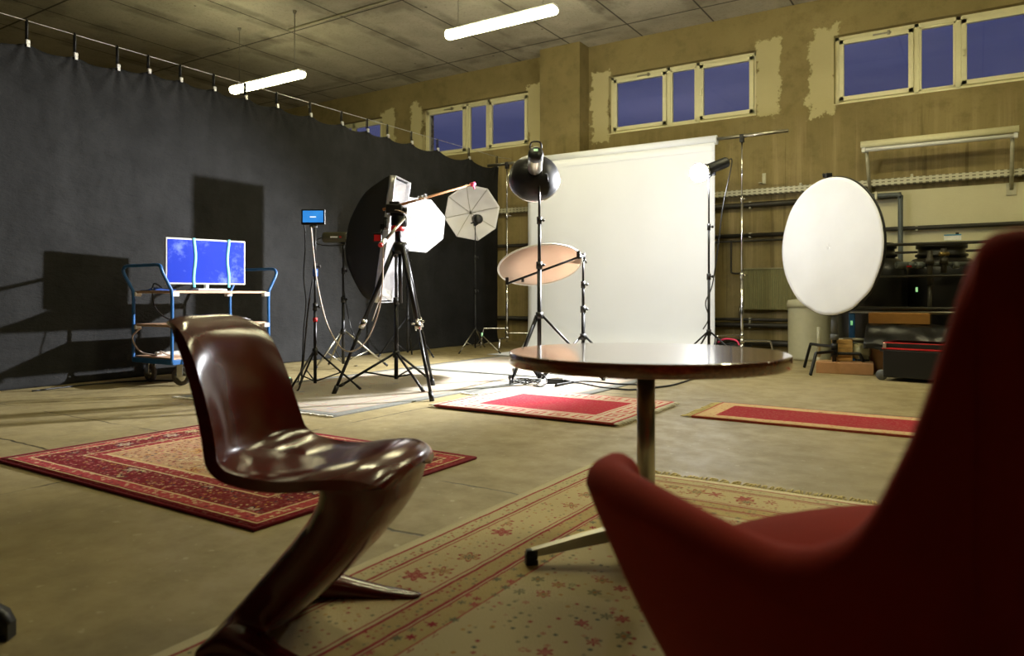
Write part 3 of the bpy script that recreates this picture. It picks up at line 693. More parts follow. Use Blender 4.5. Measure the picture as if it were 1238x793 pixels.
b = MB(); b.box(P(415, 293, oz) + UP * .005, (.05, .05, .06), TH, bev=.008); b.tube([P(404, 292, oz), P(415, 293, oz)], .01, 8); b.build('swivel_bracket', M['black_metal'], t)
b = MB(); b.tube(smooth_path([apex - RIGHT * .26, apex - RIGHT * .33 - UP * .02, apex - RIGHT * .33 - UP * .07, apex - RIGHT * .2 - UP * .09, apex - RIGHT * .06 - UP * .08], 6), .006, 6); b.build('power_cable', M['cable_black'], t)
cable('power_cable', 'thin black cable dangling down the pole of the big softbox stand', [P(416, 300, oz - .02), P(415, 340, oz - .04), P(419, 370, oz - .04), P(424, 395, oz - .04), P(428, 410, oz - .05), F(420, 440, .01), F(432, 442, .01)], M['cable_black'], .005)

# ================================================================== LIT OCTAGON SOFTBOX FACING US
ez = 9.35; eb = W((493 - CX) / FPX * ez, ez)
stand('light_stand', 'black stand behind the tripod carrying the lit white octagonal softbox', eb, [eb + Vector((math.cos(a), math.sin(a), 0)) * .38 for a in (TH + PI + .3, TH - .4, TH + PI / 2)], .5, CAMH + (357 - 282) * ez / FPX, r=.015)
ec = P(505, 272, ez - .35); ea = (FWD * -1 + RIGHT * .18 + UP * -.03).normalized(); RE = 35 * (ez - .35) / FPX
t = thing('octagon_softbox', 'small lit white octagonal softbox facing forward behind the video camera', 'softbox', P(493, 285, ez))
ue = (UP - ea * UP.dot(ea)).normalized(); ve = ea.cross(ue); ph = .30
def oct2(rad, off): return [ec + ea * off + (ue * math.cos(2 * PI * k / 8 + ph) + ve * math.sin(2 * PI * k / 8 + ph)) * rad for k in range(8)]
b = MB(); b.loft([oct2(RE * 1.02, .0), oct2(RE * 1.02, -.04), oct2(RE * .75, -.17), oct2(.07, -.33), oct2(.05, -.33)], True)
for f in b.bm.faces: f.smooth = False
b.build('skin', M['black_plastic'], t)
M['soft_glow'] = emitter('lit_softbox_fabric', (1, .98, .95), 2.4)
b = MB(); b.loft([oct2(RE * .985, .001), oct2(RE * .985, .008)], True)
for f in b.bm.faces: f.smooth = False
b.build('front_diffuser', M['soft_glow'], t)
b = MB(); b.lathe([(0, -.56), (.05, -.56), (.055, -.33), (0, -.33)], ec, ea, 16); b.build('strobe_body', M['black_plastic'], t)
b = MB(); b.tube([ec - ea * .42, P(493, 282, ez)], .018, 8); b.build('swivel_bracket', M['black_metal'], t)

# ================================================================== UMBRELLA
uz = 10.2; ub = W((574.5 - CX) / FPX * uz, uz)
stand('light_stand', 'slim dark stand at the far curtain end carrying the white umbrella', ub, [F(555, 428), F(605, 428), F(586, 420)], .32, CAMH + (357 - 270) * uz / FPX, r=.012, leg_mat=M['steel'])
cu_ = P(571, 257, uz + .12); ua = (FWD * -1 + RIGHT * .22 + UP * -.10).normalized(); uu = (UP - ua * UP.dot(ua)).normalized(); uv = ua.cross(uu); RU = 35 * uz / FPX
t = thing('studio_umbrella', 'white eight sided photo umbrella opened towards the studio by the curtain', 'umbrella', P(574.5, 270, uz))
def umb(u, v):
    a = u * 2 * PI + .22; seg = PI / 4; k = math.cos(seg / 2) / math.cos(((u * 2 * PI) % seg) - seg / 2)
    rr = RU * v * (1 + (k - 1) * v * 1.0)
    return cu_ + ua * (-.16 + .16 * v * v) + (uu * math.cos(a) + uv * math.sin(a)) * max(rr, .002)
def umb_mat():
    t = NT('white_umbrella_fabric'); n = t.noise(5, 3); t.set(color=t.ramp(n, [(.3, lin(226, 224, 226)), (.7, lin(238, 236, 238))]), rough=.7)
    tr = t.new('ShaderNodeBsdfTranslucent'); tr.inputs[0].default_value = (.85, .84, .84, 1); mx = t.new('ShaderNodeMixShader'); mx.inputs[0].default_value = .35
    t.l.new(t.b.outputs[0], mx.inputs[1]); t.l.new(tr.outputs[0], mx.inputs[2]); t.l.new(mx.outputs[0], t.n['Material Output'].inputs['Surface']); return t.m
b = MB(); b.grid(umb, 64, 12, closeu=True); cn = b.build('canopy', umb_mat(), t); mm = cn.modifiers.new('thick', 'SOLIDIFY'); mm.thickness = .002
for f in cn.data.polygons: f.use_smooth = True
for k in range(8):
    b = MB(); b.tube([umb(k / 8, v / 6) + ua * .008 for v in range(0, 7)], .004, 6); b.build('rib', M['steel'], t)
b = MB(); b.tube([cu_ + ua * -.17, cu_ + ua * .30], .006, 8); b.build('shaft', M['steel'], t)
hh = P(577.5, 265, uz - .05)
b = MB(); b.lathe([(0, -.10), (.05, -.09), (.066, -.06), (.066, .06), (.072, .09), (.06, .10), (0, .09)], hh, -ua, 20); b.build('strobe_body', M['black_plastic'], t)
b = MB(); b.tube([hh - UP * .06, P(574.5, 271, uz)], .018, 8); b.box(P(574.5, 270, uz), (.045, .045, .07), TH, bev=.006); b.tube([P(569, 270, uz - .03), P(576, 268, uz - .03)], .009, 8); b.build('swivel_bracket', M['black_metal'], t)
b = MB(); q = F(597, 419.5, .0); lgp = ub.lerp(Vector((F(605, 428).x, F(605, 428).y, 0)), .28) + UP * .36 * .72
b.tube([lgp + UP * .02, lgp - UP * .03], .012, 8); tag(b.build('tape_mark', M['green_glow'], at=lgp), 'small green tape on a leg of the umbrella stand', 'tape')  # tape has a green glow put into its colour, no light source

# ================================================================== TRIPOD, CAMERA, BOOM
tf = [F(404, 477), F(522, 485), F(523.5, 467)]
tz = 5.95
tb = W((484 - CX) / FPX * tz, tz)
ah = CAMH + (357 - 300) * tz / FPX
t = thing('tripod', 'big black three legged tripod carrying the video camera', 'tripod', tb)
ap = tb + UP * ah
for f in tf:
    f = Vector((f.x, f.y, 0)); d = (f - tb).normalized()
    p0 = ap + d * .05; p1 = f + UP * .014; side = d.cross(UP).normalized()
    b = MB(); m1 = p0.lerp(p1, .52); m2 = p0.lerp(p1, .56)
    b.tube([p0, m1], [.022, .018], 10); b.tube([m1, p1], [.015, .012], 10); lg = b.build('leg', M['black_metal'], t)
    b = MB(); b.tube([m1 - (p1 - p0).normalized() * .03, m2], .026, 10); b.tube([m1, m1 + side * .05], .009, 6); b.build('leg_lock', M['chrome'], lg)
    b = MB(); b.tube([p1 + (p0 - p1).normalized() * .06, p1 - (p0 - p1).normalized() * .012], .019, 10); b.build('foot_tip', M['black_plastic'], lg)
b = MB(); b.lathe([(0, -.05), (.05, -.05), (.07, -.02), (.065, .02), (.05, .05), (0, .05)], ap, UP, 16); b.tube([ap - UP * .45, ap], .018, 10); b.build('crown', M['black_metal'], t)
h1 = P(481, 277, tz)
b = MB(); b.tube([ap, h1 - UP * .02], .022, 12); b.lathe([(0, .02), (.045, .02), (.055, .04), (.055, .10), (.035, .13), (0, .13)], h1, UP, 16); b.lathe([(0, -.05), (.045, -.05), (.045, .05), (0, .05)], P(484, 268, tz), RIGHT, 16); b.box(P(481, 260, tz), (.11, .09, .02), TH, bev=.004); hdp = b.build('fluid_head', M['black_metal'], t)
b = MB(); b.lathe([(0, -.015), (.05, -.015), (.056, -.01), (.056, .022), (.05, .027), (0, .027)], h1, UP, 20); b.build('red_ring', M['red'], hdp)
b = MB(); b.tube([P(489, 264, tz - .06), P(466, 290, tz - .25)], .012, 8); b.build('pan_bar', M['steel'], hdp)
b = MB(); b.tube([P(466, 290, tz - .25), P(460, 296, tz - .30)], .017, 8); b.build('pan_grip', M['white_plastic'], hdp)
b = MB(); b.tube([P(460.5, 295.5, tz - .295), P(459.5, 297, tz - .31)], .018, 8); b.build('grip_end', M['red'], hdp)
# camera rig
cc = P(481, 259, tz); t = thing('video_camera', 'small black video camera rig with red details on the tripod head', 'camera', cc)
b = MB(); b.box(P(477, 253, tz), (.13, .12, .075), TH, bev=.01); b.box(P(477, 246, tz), (.08, .06, .03), TH, bev=.006); b.build('camera_body', M['black_plastic'], t)
b = MB(); b.lathe([(0, 0), (.035, 0), (.038, .02), (.038, .10), (.044, .11), (.044, .14), (.036, .14), (0, .13)], P(477, 253, tz + .05), FWD, 18); b.build('lens', M['black_plastic'], t)
b = MB(); b.tube([P(468, 252, tz), P(491, 254, tz)], .016, 10); b.tube([P(487, 254, tz), P(492, 254.5, tz)], .023, 10); b.tube([P(484, 249, tz), P(481, 246, tz)], .009, 6); b.build('top_handle', M['black_metal'], t)
b = MB(); b.box(P(466, 270, tz - .05), (.03, .08, .10), TH, bev=.006); b.box(P(463, 274, tz - .05), (.05, .02, .05), TH, bev=.004); b.build('battery', M['black_plastic'], t)
b = MB(); b.box(P(466, 271, tz - .095), (.02, .01, .07), TH, bev=.002); b.build('side_plate', M['chrome'], t)
b = MB(); b.tube([P(464, 276, tz - .07), P(456, 284, tz - .10)], .008, 8); b.box(P(456, 287, tz - .1), (.075, .016, .075), TH, bev=.005); mo = b.build('viewfinder', M['black_plastic'], t)
b = MB(); b.box(P(456, 287.5, tz - .1085), (.05, .003, .05), TH); b.build('red_panel', M['red'], mo)
cable('camera_cable', 'thin pale cable bowing out from the camera across the lit softbox', [P(470, 262, tz - .03), P(474, 256, tz - .03), P(480, 254, tz - .07), P(492, 259, tz - .05), P(501, 270, tz - .02), P(504, 282, tz), P(500, 292, tz)], M['cable_tan'], .004)
cable('camera_cable', 'pale cable hanging from the camera along a tripod leg', [P(463, 296, tz - .1), P(463, 330, tz - .05), P(462, 352, tz), P(456, 370, tz), P(450, 388, tz - .05)], M['cable_tan'], .005)
# boom stand
bz = 6.4; bb = W((479 - CX) / FPX * bz, bz)
BTOP = CAMH + (357 - 249) * bz / FPX
stand('light_stand', 'black stand with low spread legs under the video camera, carrying the boom stick', bb, [F(410, 469), F(512, 475), F(516, 457)], .28, BTOP, r=.018)
s0, s1 = P(463, 253.5, bz), P(571, 223, bz + .3); sd = (s1 - s0).normalized()
t = thing('boom_stick', 'long thin brown boom stick with pink taped tip crossing above the lit softbox', 'boom', s0)
b = MB(); b.tube([s0, s1], [.013, .009], 8); b.build('stick', M['stick'], t)
b = MB(); b.tube([s1 - sd * .02, s1 + sd * .03], .018, 8); b.tube([s1, s1 - UP * .04 + RIGHT * .02], .007, 6); b.build('pink_tip', M['pink'], t)
b = MB(); q = s0.lerp(s1, .15); b.box(q - UP * .02, (.05, .05, .06), TH, bev=.008); b.build('clamp', M['black_metal'], t)
def wrap(u, v):
    c = s0.lerp(s1, .36 + .13 * u); n_ = mnoise.noise(Vector((u * 6, v * 5, 3)))
    return c + UP * (.03 - v * (.10 + .22 * (1 - abs(u - .45) * 1.6))) + FWD * (-.02 + .05 * n_) + RIGHT * .03 * mnoise.noise(Vector((u * 4, v * 6, 8)))
def gel():
    t = NT('clear_plastic_wrap'); n = t.noise(20, 4); t.set(color=(.85, .85, .82, 1), rough=.25, alpha=t.ramp(n, [(.35, (.06, .06, .06, 1)), (.7, (.45, .45, .45, 1))])); return t.m
b = MB(); b.grid(wrap, 24, 24); tag(b.build('plastic_wrap', gel(), at=s0.lerp(s1, .42)), 'crumpled clear plastic hanging from the brown boom stick', 'plastic sheet')

# ================================================================== WHITE OVAL REFLECTOR
qz = 7.45; qc = P(1003, 298, qz)
t = thing('round_reflector', 'large white round reflector standing upright at the right of the studio', 'reflector', P(1000, 384, qz))
yaw = 1.25
qa = (RIGHT * math.cos(yaw) + FWD * -math.sin(yaw)).normalized(); qn = Vector((-qa.y, qa.x, 0)); rz_ = 83 * qz / FPX; rx_ = rz_
if qn.dot(FWD) > 0: qn = -qn
def qp(u, v):
    a = u * 2 * PI; return qc + (qa * rx_ * math.cos(a) + UP * rz_ * math.sin(a)) * v + qn * (.012 + .012 * mnoise.noise(Vector((math.cos(a) * v * 2.4, math.sin(a) * v * 2.4, 4))) * v + (.008 * math.sin(14 * v * math.cos(a) + 9 * v * math.sin(a)) * max(0, -math.sin(a)) * v))
b = MB(); b.grid(qp, 80, 20, closeu=True); fb = b.build('fabric', M['white_cloth'], t); fb.modifiers.new('thick', 'SOLIDIFY').thickness = .003
b = MB(); b.tube([qc + qa * rx_ * math.cos(2 * PI * k / 80) + UP * rz_ * math.sin(2 * PI * k / 80) - qn * .008 for k in range(81)], .011, 8, False); b.build('rim', M['black_plastic'], t)
b = MB(); b.box(qc + UP * (rz_ + .03) - qa * .04 - qn * .02, (.06, .06, .05), TH, bev=.006); b.tube([qc + UP * (rz_ + .02) - qa * .09 - qn * .01, qc + UP * (rz_ + .06) - qa * .1 - qn * .01], .012, 8); b.build('top_clamp', M['black_metal'], t)
rbp = W((1001 - CX) / FPX * qz, qz) - qn * .08
t = thing('reflector_stand', 'low black turtle legged stand holding up the white round reflector', 'stand', rbp)
b = MB(); b.tube([rbp + UP * .06, rbp + UP * .75], .022, 12); b.tube([rbp + UP * .7, Vector((rbp.x, rbp.y, qc.z + rz_))], .012, 10); b.build('pole', M['black_metal'], t)
b = MB(); b.tube([rbp + UP * .38, rbp + UP * .62], .032, 12); b.tube([rbp + UP * .34, rbp + UP * .40], .04, 12); b.build('clamp_collar', M['grey_plastic'], t)
for (fx, fy), h in (((972.5, 444.7), .27), ((980, 454.3), .22), ((1048.6, 451.8), .20)):
    f = F(fx, fy); f.z = 0; d = f - rbp; d.z = 0; Ld = d.length; d.normalize()
    b = MB(); b.tube([rbp + UP * (h - .035), rbp + UP * (h + .035)], .034, 12); b.tube(smooth_path([rbp + UP * h, rbp + d * Ld * .5 + UP * h, rbp + d * Ld * .74 + UP * h, rbp + d * Ld * .80 + UP * (h - .02), rbp + d * Ld * .985 + UP * .03, rbp + d * Ld + UP * .013], 5), .016, 10)
    b.build('leg', M['black_metal'], t)

# ================================================================== TROLLEY WITH TELEVISION
CWX, CWY, CLY = CURT_X + .10, 3.70, 0
cB = F(208, 468); 
tx0, tx1 = -6.50, -5.88; ty0, ty1 = 3.62, 4.72
# corners from the photo: near post and far posts
nb = onZ(208, 433.5, .25)
tx1, ty0 = nb.x, nb.y
tx0, ty1 = tx1 - .60, ty0 + 1.02
t = thing('trolley', 'blue tubular trolley with three wooden shelves in front of the curtain', 'trolley', ((tx0 + tx1) / 2, (ty0 + ty1) / 2, 0))
HZ = CAMH + 36 * 6.4 / FPX
SH = [.24, .53, .83]
for i, z in enumerate(SH):
    b = MB(); b.box(((tx0 + tx1) / 2, (ty0 + ty1) / 2, z), (tx1 - tx0 - .03, ty1 - ty0 - .02, .022), bev=.004); s_ = b.build('shelf', M['wood_board'], t)
    if i == 0:
        b = MB()
        for (cx_, cy_, sx, sy) in (((tx0 + tx1) / 2, ty0 + .0, tx1 - tx0, .02), ((tx0 + tx1) / 2, ty1, tx1 - tx0, .02), (tx0 + .0, (ty0 + ty1) / 2, .02, ty1 - ty0), (tx1, (ty0 + ty1) / 2, .02, ty1 - ty0)): b.box((cx_, cy_, z - .025), (sx, sy, .045), bev=.004)
        b.build('shelf_frame', M['blue_paint'], s_)
    else:
        for cx_, cy_ in ((tx0, ty0), (tx1, ty0), (tx0, ty1), (tx1, ty1)):
            b = MB(); b.box((cx_ * .97 + (tx0 + tx1) / 2 * .03, cy_ + (.03 if cy_ == ty0 else -.03), z - .02), (.05, .06, .04), bev=.005); b.build('shelf_bracket', M['white_plastic'], s_)
for y in (ty0, ty1):
    o = -.09 if y == ty0 else .09
    b = MB(); b.tube(smooth_path([(tx0, y, .2), (tx0, y, .5), (tx0, y, HZ - .26), (tx0 - .0, y + o * .3, HZ - .18), (tx0, y + o, HZ - .06), (tx0 + .02, y + o * 1.05, HZ - .012), (tx0 + .08, y + o * 1.1, HZ), (tx0 + .2, y + o * 1.1, HZ), (tx1 - .2, y + o * 1.1, HZ), (tx1 - .08, y + o * 1.1, HZ), (tx1 - .02, y + o * 1.05, HZ - .012), (tx1, y + o, HZ - .06), (tx1, y + o * .3, HZ - .18), (tx1, y, HZ - .26), (tx1, y, .5), (tx1, y, .2)], 5), .0145, 10); b.build('end_frame', M['blue_paint'], t)
for (x, y, sw) in ((tx0 + .07, ty0 + .12, 0), (tx1 - .05, ty0 + .12, .5), (tx0 + .07, ty1 - .12, 0), (tx1 - .05, ty1 - .12, 0)):
    d = Vector((math.cos(sw), math.sin(sw), 0)); ax = Vector((-d.y, d.x, 0))
    b = MB(); b.lathe([(.0, -.018), (.075, -.018), (.085, -.008), (.085, .008), (.075, .018), (0, .018)], (x, y, .086), ax, 24); wl = b.build('caster_wheel', M['rubber'], t)
    b = MB(); b.lathe([(0, -.024), (.05, -.021), (.055, .0), (.05, .021), (0, .024)], (x, y, .086), ax, 20); b.build('wheel_hub', M['chrome'], wl)
    b = MB(); b.box(Vector((x, y, .135)) + ax * .03, (.055, .006, .12), sw, bev=.003); b.box(Vector((x, y, .135)) - ax * .03, (.055, .006, .12), sw, bev=.003); b.box((x, y, .197), (.08, .075, .012), sw, bev=.003); b.build('fork', M['chrome'], wl)
# television
tl, tr_ = P(197, 288, 6.28), None
tvc = Vector(((tx0 + tx1) / 2 + .10, ty0 + .47, 0)); tvz = SH[2] + .011
wdir = Vector((.30, .954, 0)).normalized()
wdir = (W(-.352 * 6.9, 6.9) - W(-.4125 * 6.3, 6.3)).normalized() if False else Vector((.22, .975, 0)).normalized()
tn = Vector((wdir.y, -wdir.x, 0)); rt = Matrix((wdir, tn, UP)).transposed()
TW, THH = .74, .425; tcz = tvz + .06 + THH / 2
t = thing('television', 'flat television with blue screen and two strips of tape on the trolley', 'television', (tvc.x, tvc.y, tvz))
c = Vector((tvc.x, tvc.y, tcz))
b = MB(); b.box(c, (TW, .035, THH), rt, bev=.006); cs = b.build('casing', M['white_plastic'], t)
def tv_mat():
    t = NT('blue_screen_painted_glare'); n = t.noise(5, 5, .7); s = t.noise(1.4, 3)
    col = t.mix(t.step(n, .5, .75), lin(40, 60, 175), lin(120, 140, 222)); t.set(color=col, rough=.22, emit=lin(26, 50, 170), power=.35, coat=.5); return t.m  # pale smears paint glare on the film; emission adds a blue glow
b = MB(); b.box(c + tn * .018, (TW - .028, .003, THH - .03), rt); b.build('screen', tv_mat(), t)
for u in (-.115, .20):
    b = MB(); b.grid(lambda a, v, u=u: c + tn * .0215 + wdir * (u + (a - .5) * .026 + .008 * math.sin(v * 7 + u * 9)) + UP * (THH / 2 + .004 - v * (THH + .03)), 3, 20); o = b.build('tape_strip', M['tape_cyan'], t); o.modifiers.new('thick', 'SOLIDIFY').thickness = .001
b = MB(); b.tube([Vector((tvc.x, tvc.y, tvz + .012)), Vector((tvc.x, tvc.y, tvz + .075))], .022, 12); b.box(Vector((tvc.x, tvc.y, tvz + .007)), (.32, .19, .012), rt, bev=.004); b.build('foot', M['white_plastic'], t)
# things on the trolley
q = Vector((tx1 - .12, ty0 + .62, SH[1] + .011)); t = thing('paper_stack', 'loose stack of white papers on the middle trolley shelf', 'paper', q)
b = MB()
for k in range(7): b.box(q + Vector((random.uniform(-.02, .02), random.uniform(-.05, .05), .005 + k * .006)), (.21, .34, .005), random.uniform(-.15, .15), bev=.001, seg=1)
b.build('sheets', M['white_label'], t)
q = Vector((tx0 + .18, ty0 + .13, SH[2] + .011))
b = MB(); b.grid(lambda u, v: q + Vector(((u - .5) * .24, (v - .5) * .2, .022 + .016 * mnoise.noise(Vector((u * 4, v * 4, 1))) - .020 * max(abs(u - .5), abs(v - .5)) * 2)), 14, 14); o = b.build('cleaning_cloth', plain('blue_cloth', (24, 60, 130), .8), at=q); o.modifiers.new('thick', 'SOLIDIFY').thickness = .006
tag(o, 'crumpled blue cloth on the top trolley shelf', 'cloth')
q = Vector((tx1 - .08, ty0 + .42, SH[2] + .013)); t = thing('keyboard', 'flat white keyboard in front of the television foot', 'keyboard', q)
b = MB(); b.box(q + UP * .008, (.11, .30, .014), 0, bev=.004); b.build('keyboard_body', M['white_plastic'], t); b = MB()
for i in range(4):
    for j in range(12): b.box(q + Vector((-.038 + i * .025, -.13 + j * .0236, .0165)), (.018, .017, .004))
b.build('keys', M['white_label'], t)
q = Vector((tx0 + .32, ty0 + .2, SH[0] + .011)); t = thing('power_strip', 'white power strip with red switch on the bottom trolley shelf', 'power strip', q)
b = MB(); b.box(q + UP * .02, (.06, .32, .04), -.3, bev=.008); b.build('housing', M['white_plastic'], t)
b = MB(); b.box(q + Vector((.02, .10, .043)), (.025, .04, .008), -.3, bev=.002); b.build('switch', M['red'], t)
for k in range(3):
    b = MB(); b.lathe([(.0, 0), (.018, 0), (.02, .003), (0, .003)], q + Vector((.0 + (k - 1) * -.02, -.09 + k * .055, .041)), UP, 14); b.build('socket', M['grey_plastic'], t)
cable('power_cable', 'tan cable looping down the left frame onto the bottom trolley shelf', [Vector((tx0 + .03, ty0 + .05, SH[1] - .03)), Vector((tx0 + .02, ty0 - .02, .42)), Vector((tx0 + .05, ty0 + .02, .30)), Vector((tx0 + .16, ty0 + .06, .262)), Vector((tx0 + .28, ty0 + .1, .262)), Vector((tx0 + .36, ty0 + .04, .30)), Vector((tx0 + .42, ty0 + .08, .27)), Vector((tx0 + .45, ty0 + .16, .265))], M['cable_tan'], .008)
cable('power_cable', 'black cable hanging from the television behind the trolley posts', [Vector((tx0 + .3, ty0 + .1, HZ - .2)), Vector((tx0 + .22, ty0 + .06, .9)), Vector((tx0 + .24, ty0 + .05, .72)), Vector((tx0 + .34, ty0 + .1, .6)), Vector((tx0 + .46, ty0 + .2, .55))], M['cable_black'], .006)
cable('power_cable', 'black cable running from the trolley wheel down onto the floor', [Vector((tx1 + .02, ty0 + .1, .26)), Vector((tx1 + .06, ty0 + .12, .14)), Vector((tx1 + .16, ty0 + .22, .03)), Vector((tx1 + .3, ty0 + .45, .010)), Vector((tx1 + .5, ty0 + .8, .010))], M['cable_black'], .007)
cable('power_cable', 'black cable lying on the floor under the trolley toward the curtain', [Vector((tx0 + .3, ty0 + .3, .008)), Vector((tx0 - .02, ty0 + .1, .008)), Vector((tx0 - .15, ty0 - .3, .008)), Vector((tx0 - .1, ty0 - .8, .008))], M['cable_black'], .007)

# ================================================================== STORAGE CORNER (right)
def tank(px, z, label, r=.37):
    q = W((px - CX) / FPX * z, z)
    t = thing('water_tank', label, 'tank', q, 0, 'black water tanks')
    b = MB(); b.lathe([(0, .0), (r * .95, .0), (r, .04), (r, .95), (r * .98, 1.08), (r * .9, 1.17), (r * .78, 1.215), (r * .66, 1.225), (0, 1.225)], q, UP, 36); b.build('tank_body', M['tank'], t)
    b = MB(); b.lathe([(r * .66, 1.215), (r * .66, 1.235), (r * .72, 1.245), (r * .72, 1.27), (r * .64, 1.28), (r * .64, 1.33), (r * .7, 1.335), (r * .7, 1.38), (r * .6, 1.40), (0, 1.40)], q, UP, 28); b.build('lid', M['tank'], t); return q
KZ = 8.3
ta = tank(1138, KZ, 'large black water tank with ribbed lid below the white wall panel, behind the armchair'); tb2 = tank(1054, KZ + .1, 'black water tank half hidden behind the white round reflector')
pz = 7.75
t = thing('pipework', 'grey plastic pipework with valves crossing in front of the black tanks', 'pipe', P(1125, 318, pz))
b = MB(); b.tube([P(1082, 321, pz), P(1180, 318.5, pz)], .022, 10); b.build('pipe_run', M['pipe_grey'], t)
for px, w in ((1090, .06), (1100, .035), (1111, .04), (1155, .035)):
    b = MB(); b.tube([P(px, 320.6, pz) - RIGHT * w, P(px, 320.4, pz) + RIGHT * w], .036, 12); b.build('coupling', M['pipe_grey'], t)
for px, y0, y1 in ((1124, 303, 345), (1141, 300, 330)):
    b = MB(); b.tube([P(px, y0, pz - .05), P(px, y1, pz - .05)], .028, 10); b.tube([P(px, 312, pz - .05), P(px, 320, pz - .05)], .042, 10); b.build('valve', M['pipe_dark'], t)
b = MB(); b.tube([P(1136, 307, pz - .07), P(1147, 307, pz - .07)], .022, 10); b.build('brass_fitting', plain('brass', (150, 130, 80), .35, .8), t)
b = MB(); b.tube([P(1124, 340, pz - .05), P(1124, 398, pz - .05)], .02, 10); b.build('pipe_drop', M['pipe_dark'], t)
b = MB(); b.box(P(1099, 322, pz - .03), (.05, .01, .012), TH); b.build('red_label', M['red'], t)
# storage rack: steel frame with shelf rails
rk0, rk1 = W((1030 - CX) / FPX * 7.9, 7.9), W((1258 - CX) / FPX * 7.2, 7.2)
rackd = Vector((1, 0, 0))
rk1 = rk0 + Vector((2.5, 0, 0)); dpt = Vector((0, 1.6, 0))
t = thing('storage_rack', 'long metal rack with thin rails around the black tanks', 'rack', rk0)
for p in (rk0, rk1, rk0 + dpt, rk1 + dpt):
    b = MB(); b.box(Vector((p.x, p.y, .68)), (.06, .045, 1.36), 0, bev=.004); b.build('post', M['blue_paint'] if p == rk0 else M['black_metal'], t)
for z, mt, r in ((1.335, 'pipe_dark', .016), (.62, 'steel', .016), (.66, 'pipe_dark', .02), (1.0, 'pipe_dark', .012)):
    b = MB(); b.tube([rk0 + UP * z - Vector((.02, .02, 0)), rk1 + UP * z - Vector((0, .02, 0))], r, 8); b.build('rail', M[mt], t)
    b = MB(); b.tube([rk0 + UP * z + dpt, rk1 + UP * z + dpt], r, 8); b.build('rail', M['pipe_dark'], t)
b = MB(); b.box((rk0 + rk1) / 2 + dpt + Vector((0, .06, .45)), (2.5, .02, .9)); b.build('back_panel', M['black_plastic'], t)
for zz, dx in ((.50, .0), (.86, .62)):
    b = MB(); b.box(rk0 + Vector((dx, -.03, zz)), (.02, .012, .05)); b.build('green_sticker', M['green_glow'], t)  # stickers given emission so they shine without any lamp
q = rk0 + Vector((.94, -.03, 1.39)); b = MB(); b.box(q, (.15, .03, .06), 0, bev=.004); cx_ = tag(b.build('control_box', M['white_label'], at=q), 'small white control box on the top rail before the black tanks', 'box')
b = MB(); b.box(q + Vector((0, -.0165, .024)), (.15, .003, .012)); b.build('blue_stripe', plain('blue_stripe', (70, 150, 200)), cx_)
b = MB(); b.box(q + Vector((.04, 0, .038)), (.03, .02, .02), 0, bev=.003); b.build('knob', M['black_plastic'], cx_)
# boxes
def carton(name, label, pl_, py_, pr_, ztop, depth, z, mat, zb=0.0, flap=True):
    a = W((pl_ - CX) / FPX * z, z); bq = W((pr_ - CX) / FPX * z, z); wd = (bq - a).length * .95
    h = ztop - zb; c = (a + bq) / 2 + Vector((0, depth / 2, zb))
    t = thing(name, label, 'box', c)
    b = MB(); b.box(c + UP * h / 2, (wd, depth, h), .12, bev=.006); b.build('carton_body', mat, t)
    if flap:
        b = MB(); b.box(c + UP * (h + .004), (wd * .98, .05, .004), .12); b.build('tape', plain('parcel_tape', (190, 160, 110), .3), t)
    return t
bx = W((1022 - CX) / FPX * 7.35, 7.35)
t = carton('cardboard_box', 'flat cardboard box on the floor behind the reflector stand legs', 985, 452, 1052, .115, .3, 7.35, M['cardboard'])
t = carton('cardboard_box', 'upright cardboard box between reflector stand and black flight case', 1050, 450, 1084, .36, .35, 7.45, M['cardboard'])
# wooden crate
a = W((1018 - CX) / FPX * 7.55, 7.55); t = thing('wooden_crate', 'small striped wooden crate lying on the flat cardboard box', 'crate', a + UP * .12)
b = MB()
for k in range(5): b.box(a + UP * (.143 + k * .044), (.20, .16, .041), .12, bev=.003)
b.build('slats', plain('light_wood', (190, 150, 86), .6, 0, .15), t)
a = W((1041 - CX) / FPX * 7.5, 7.5)
t = thing('pump', 'small grey pump with a blue cap behind the reflector stand leg', 'pump', a + UP * .12)
b = MB(); b.lathe([(0, -.09), (.06, -.09), (.075, -.06), (.075, .05), (.05, .08), (0, .08)], a + UP * .22, RIGHT, 20)
for k in range(10): b.box(a + UP * .22 + RIGHT * (-.05 + k * .01), (.003, .155, .155), TH)
b.build('motor', M['tan_ring'], t); b = MB(); b.lathe([(0, 0), (.04, 0), (.045, .02), (0, .03)], a + UP * .125, UP, 16); b.build('cap', M['blue_paint'], t)
# silver bars
a = W((1006 - CX) / FPX * 7.75, 7.75)
b = MB(); b.tube([a + UP * .33, a + UP * .33 + Vector((.42, .0, 0))], .022, 10); b.tube([a + UP * .29, a + UP * .29 + Vector((.42, .0, 0))], .016, 10); tag(b.build('steel_bars', M['steel'], at=a + UP * .31), 'two short steel bars lying across the rack behind the reflector stand', 'bar')
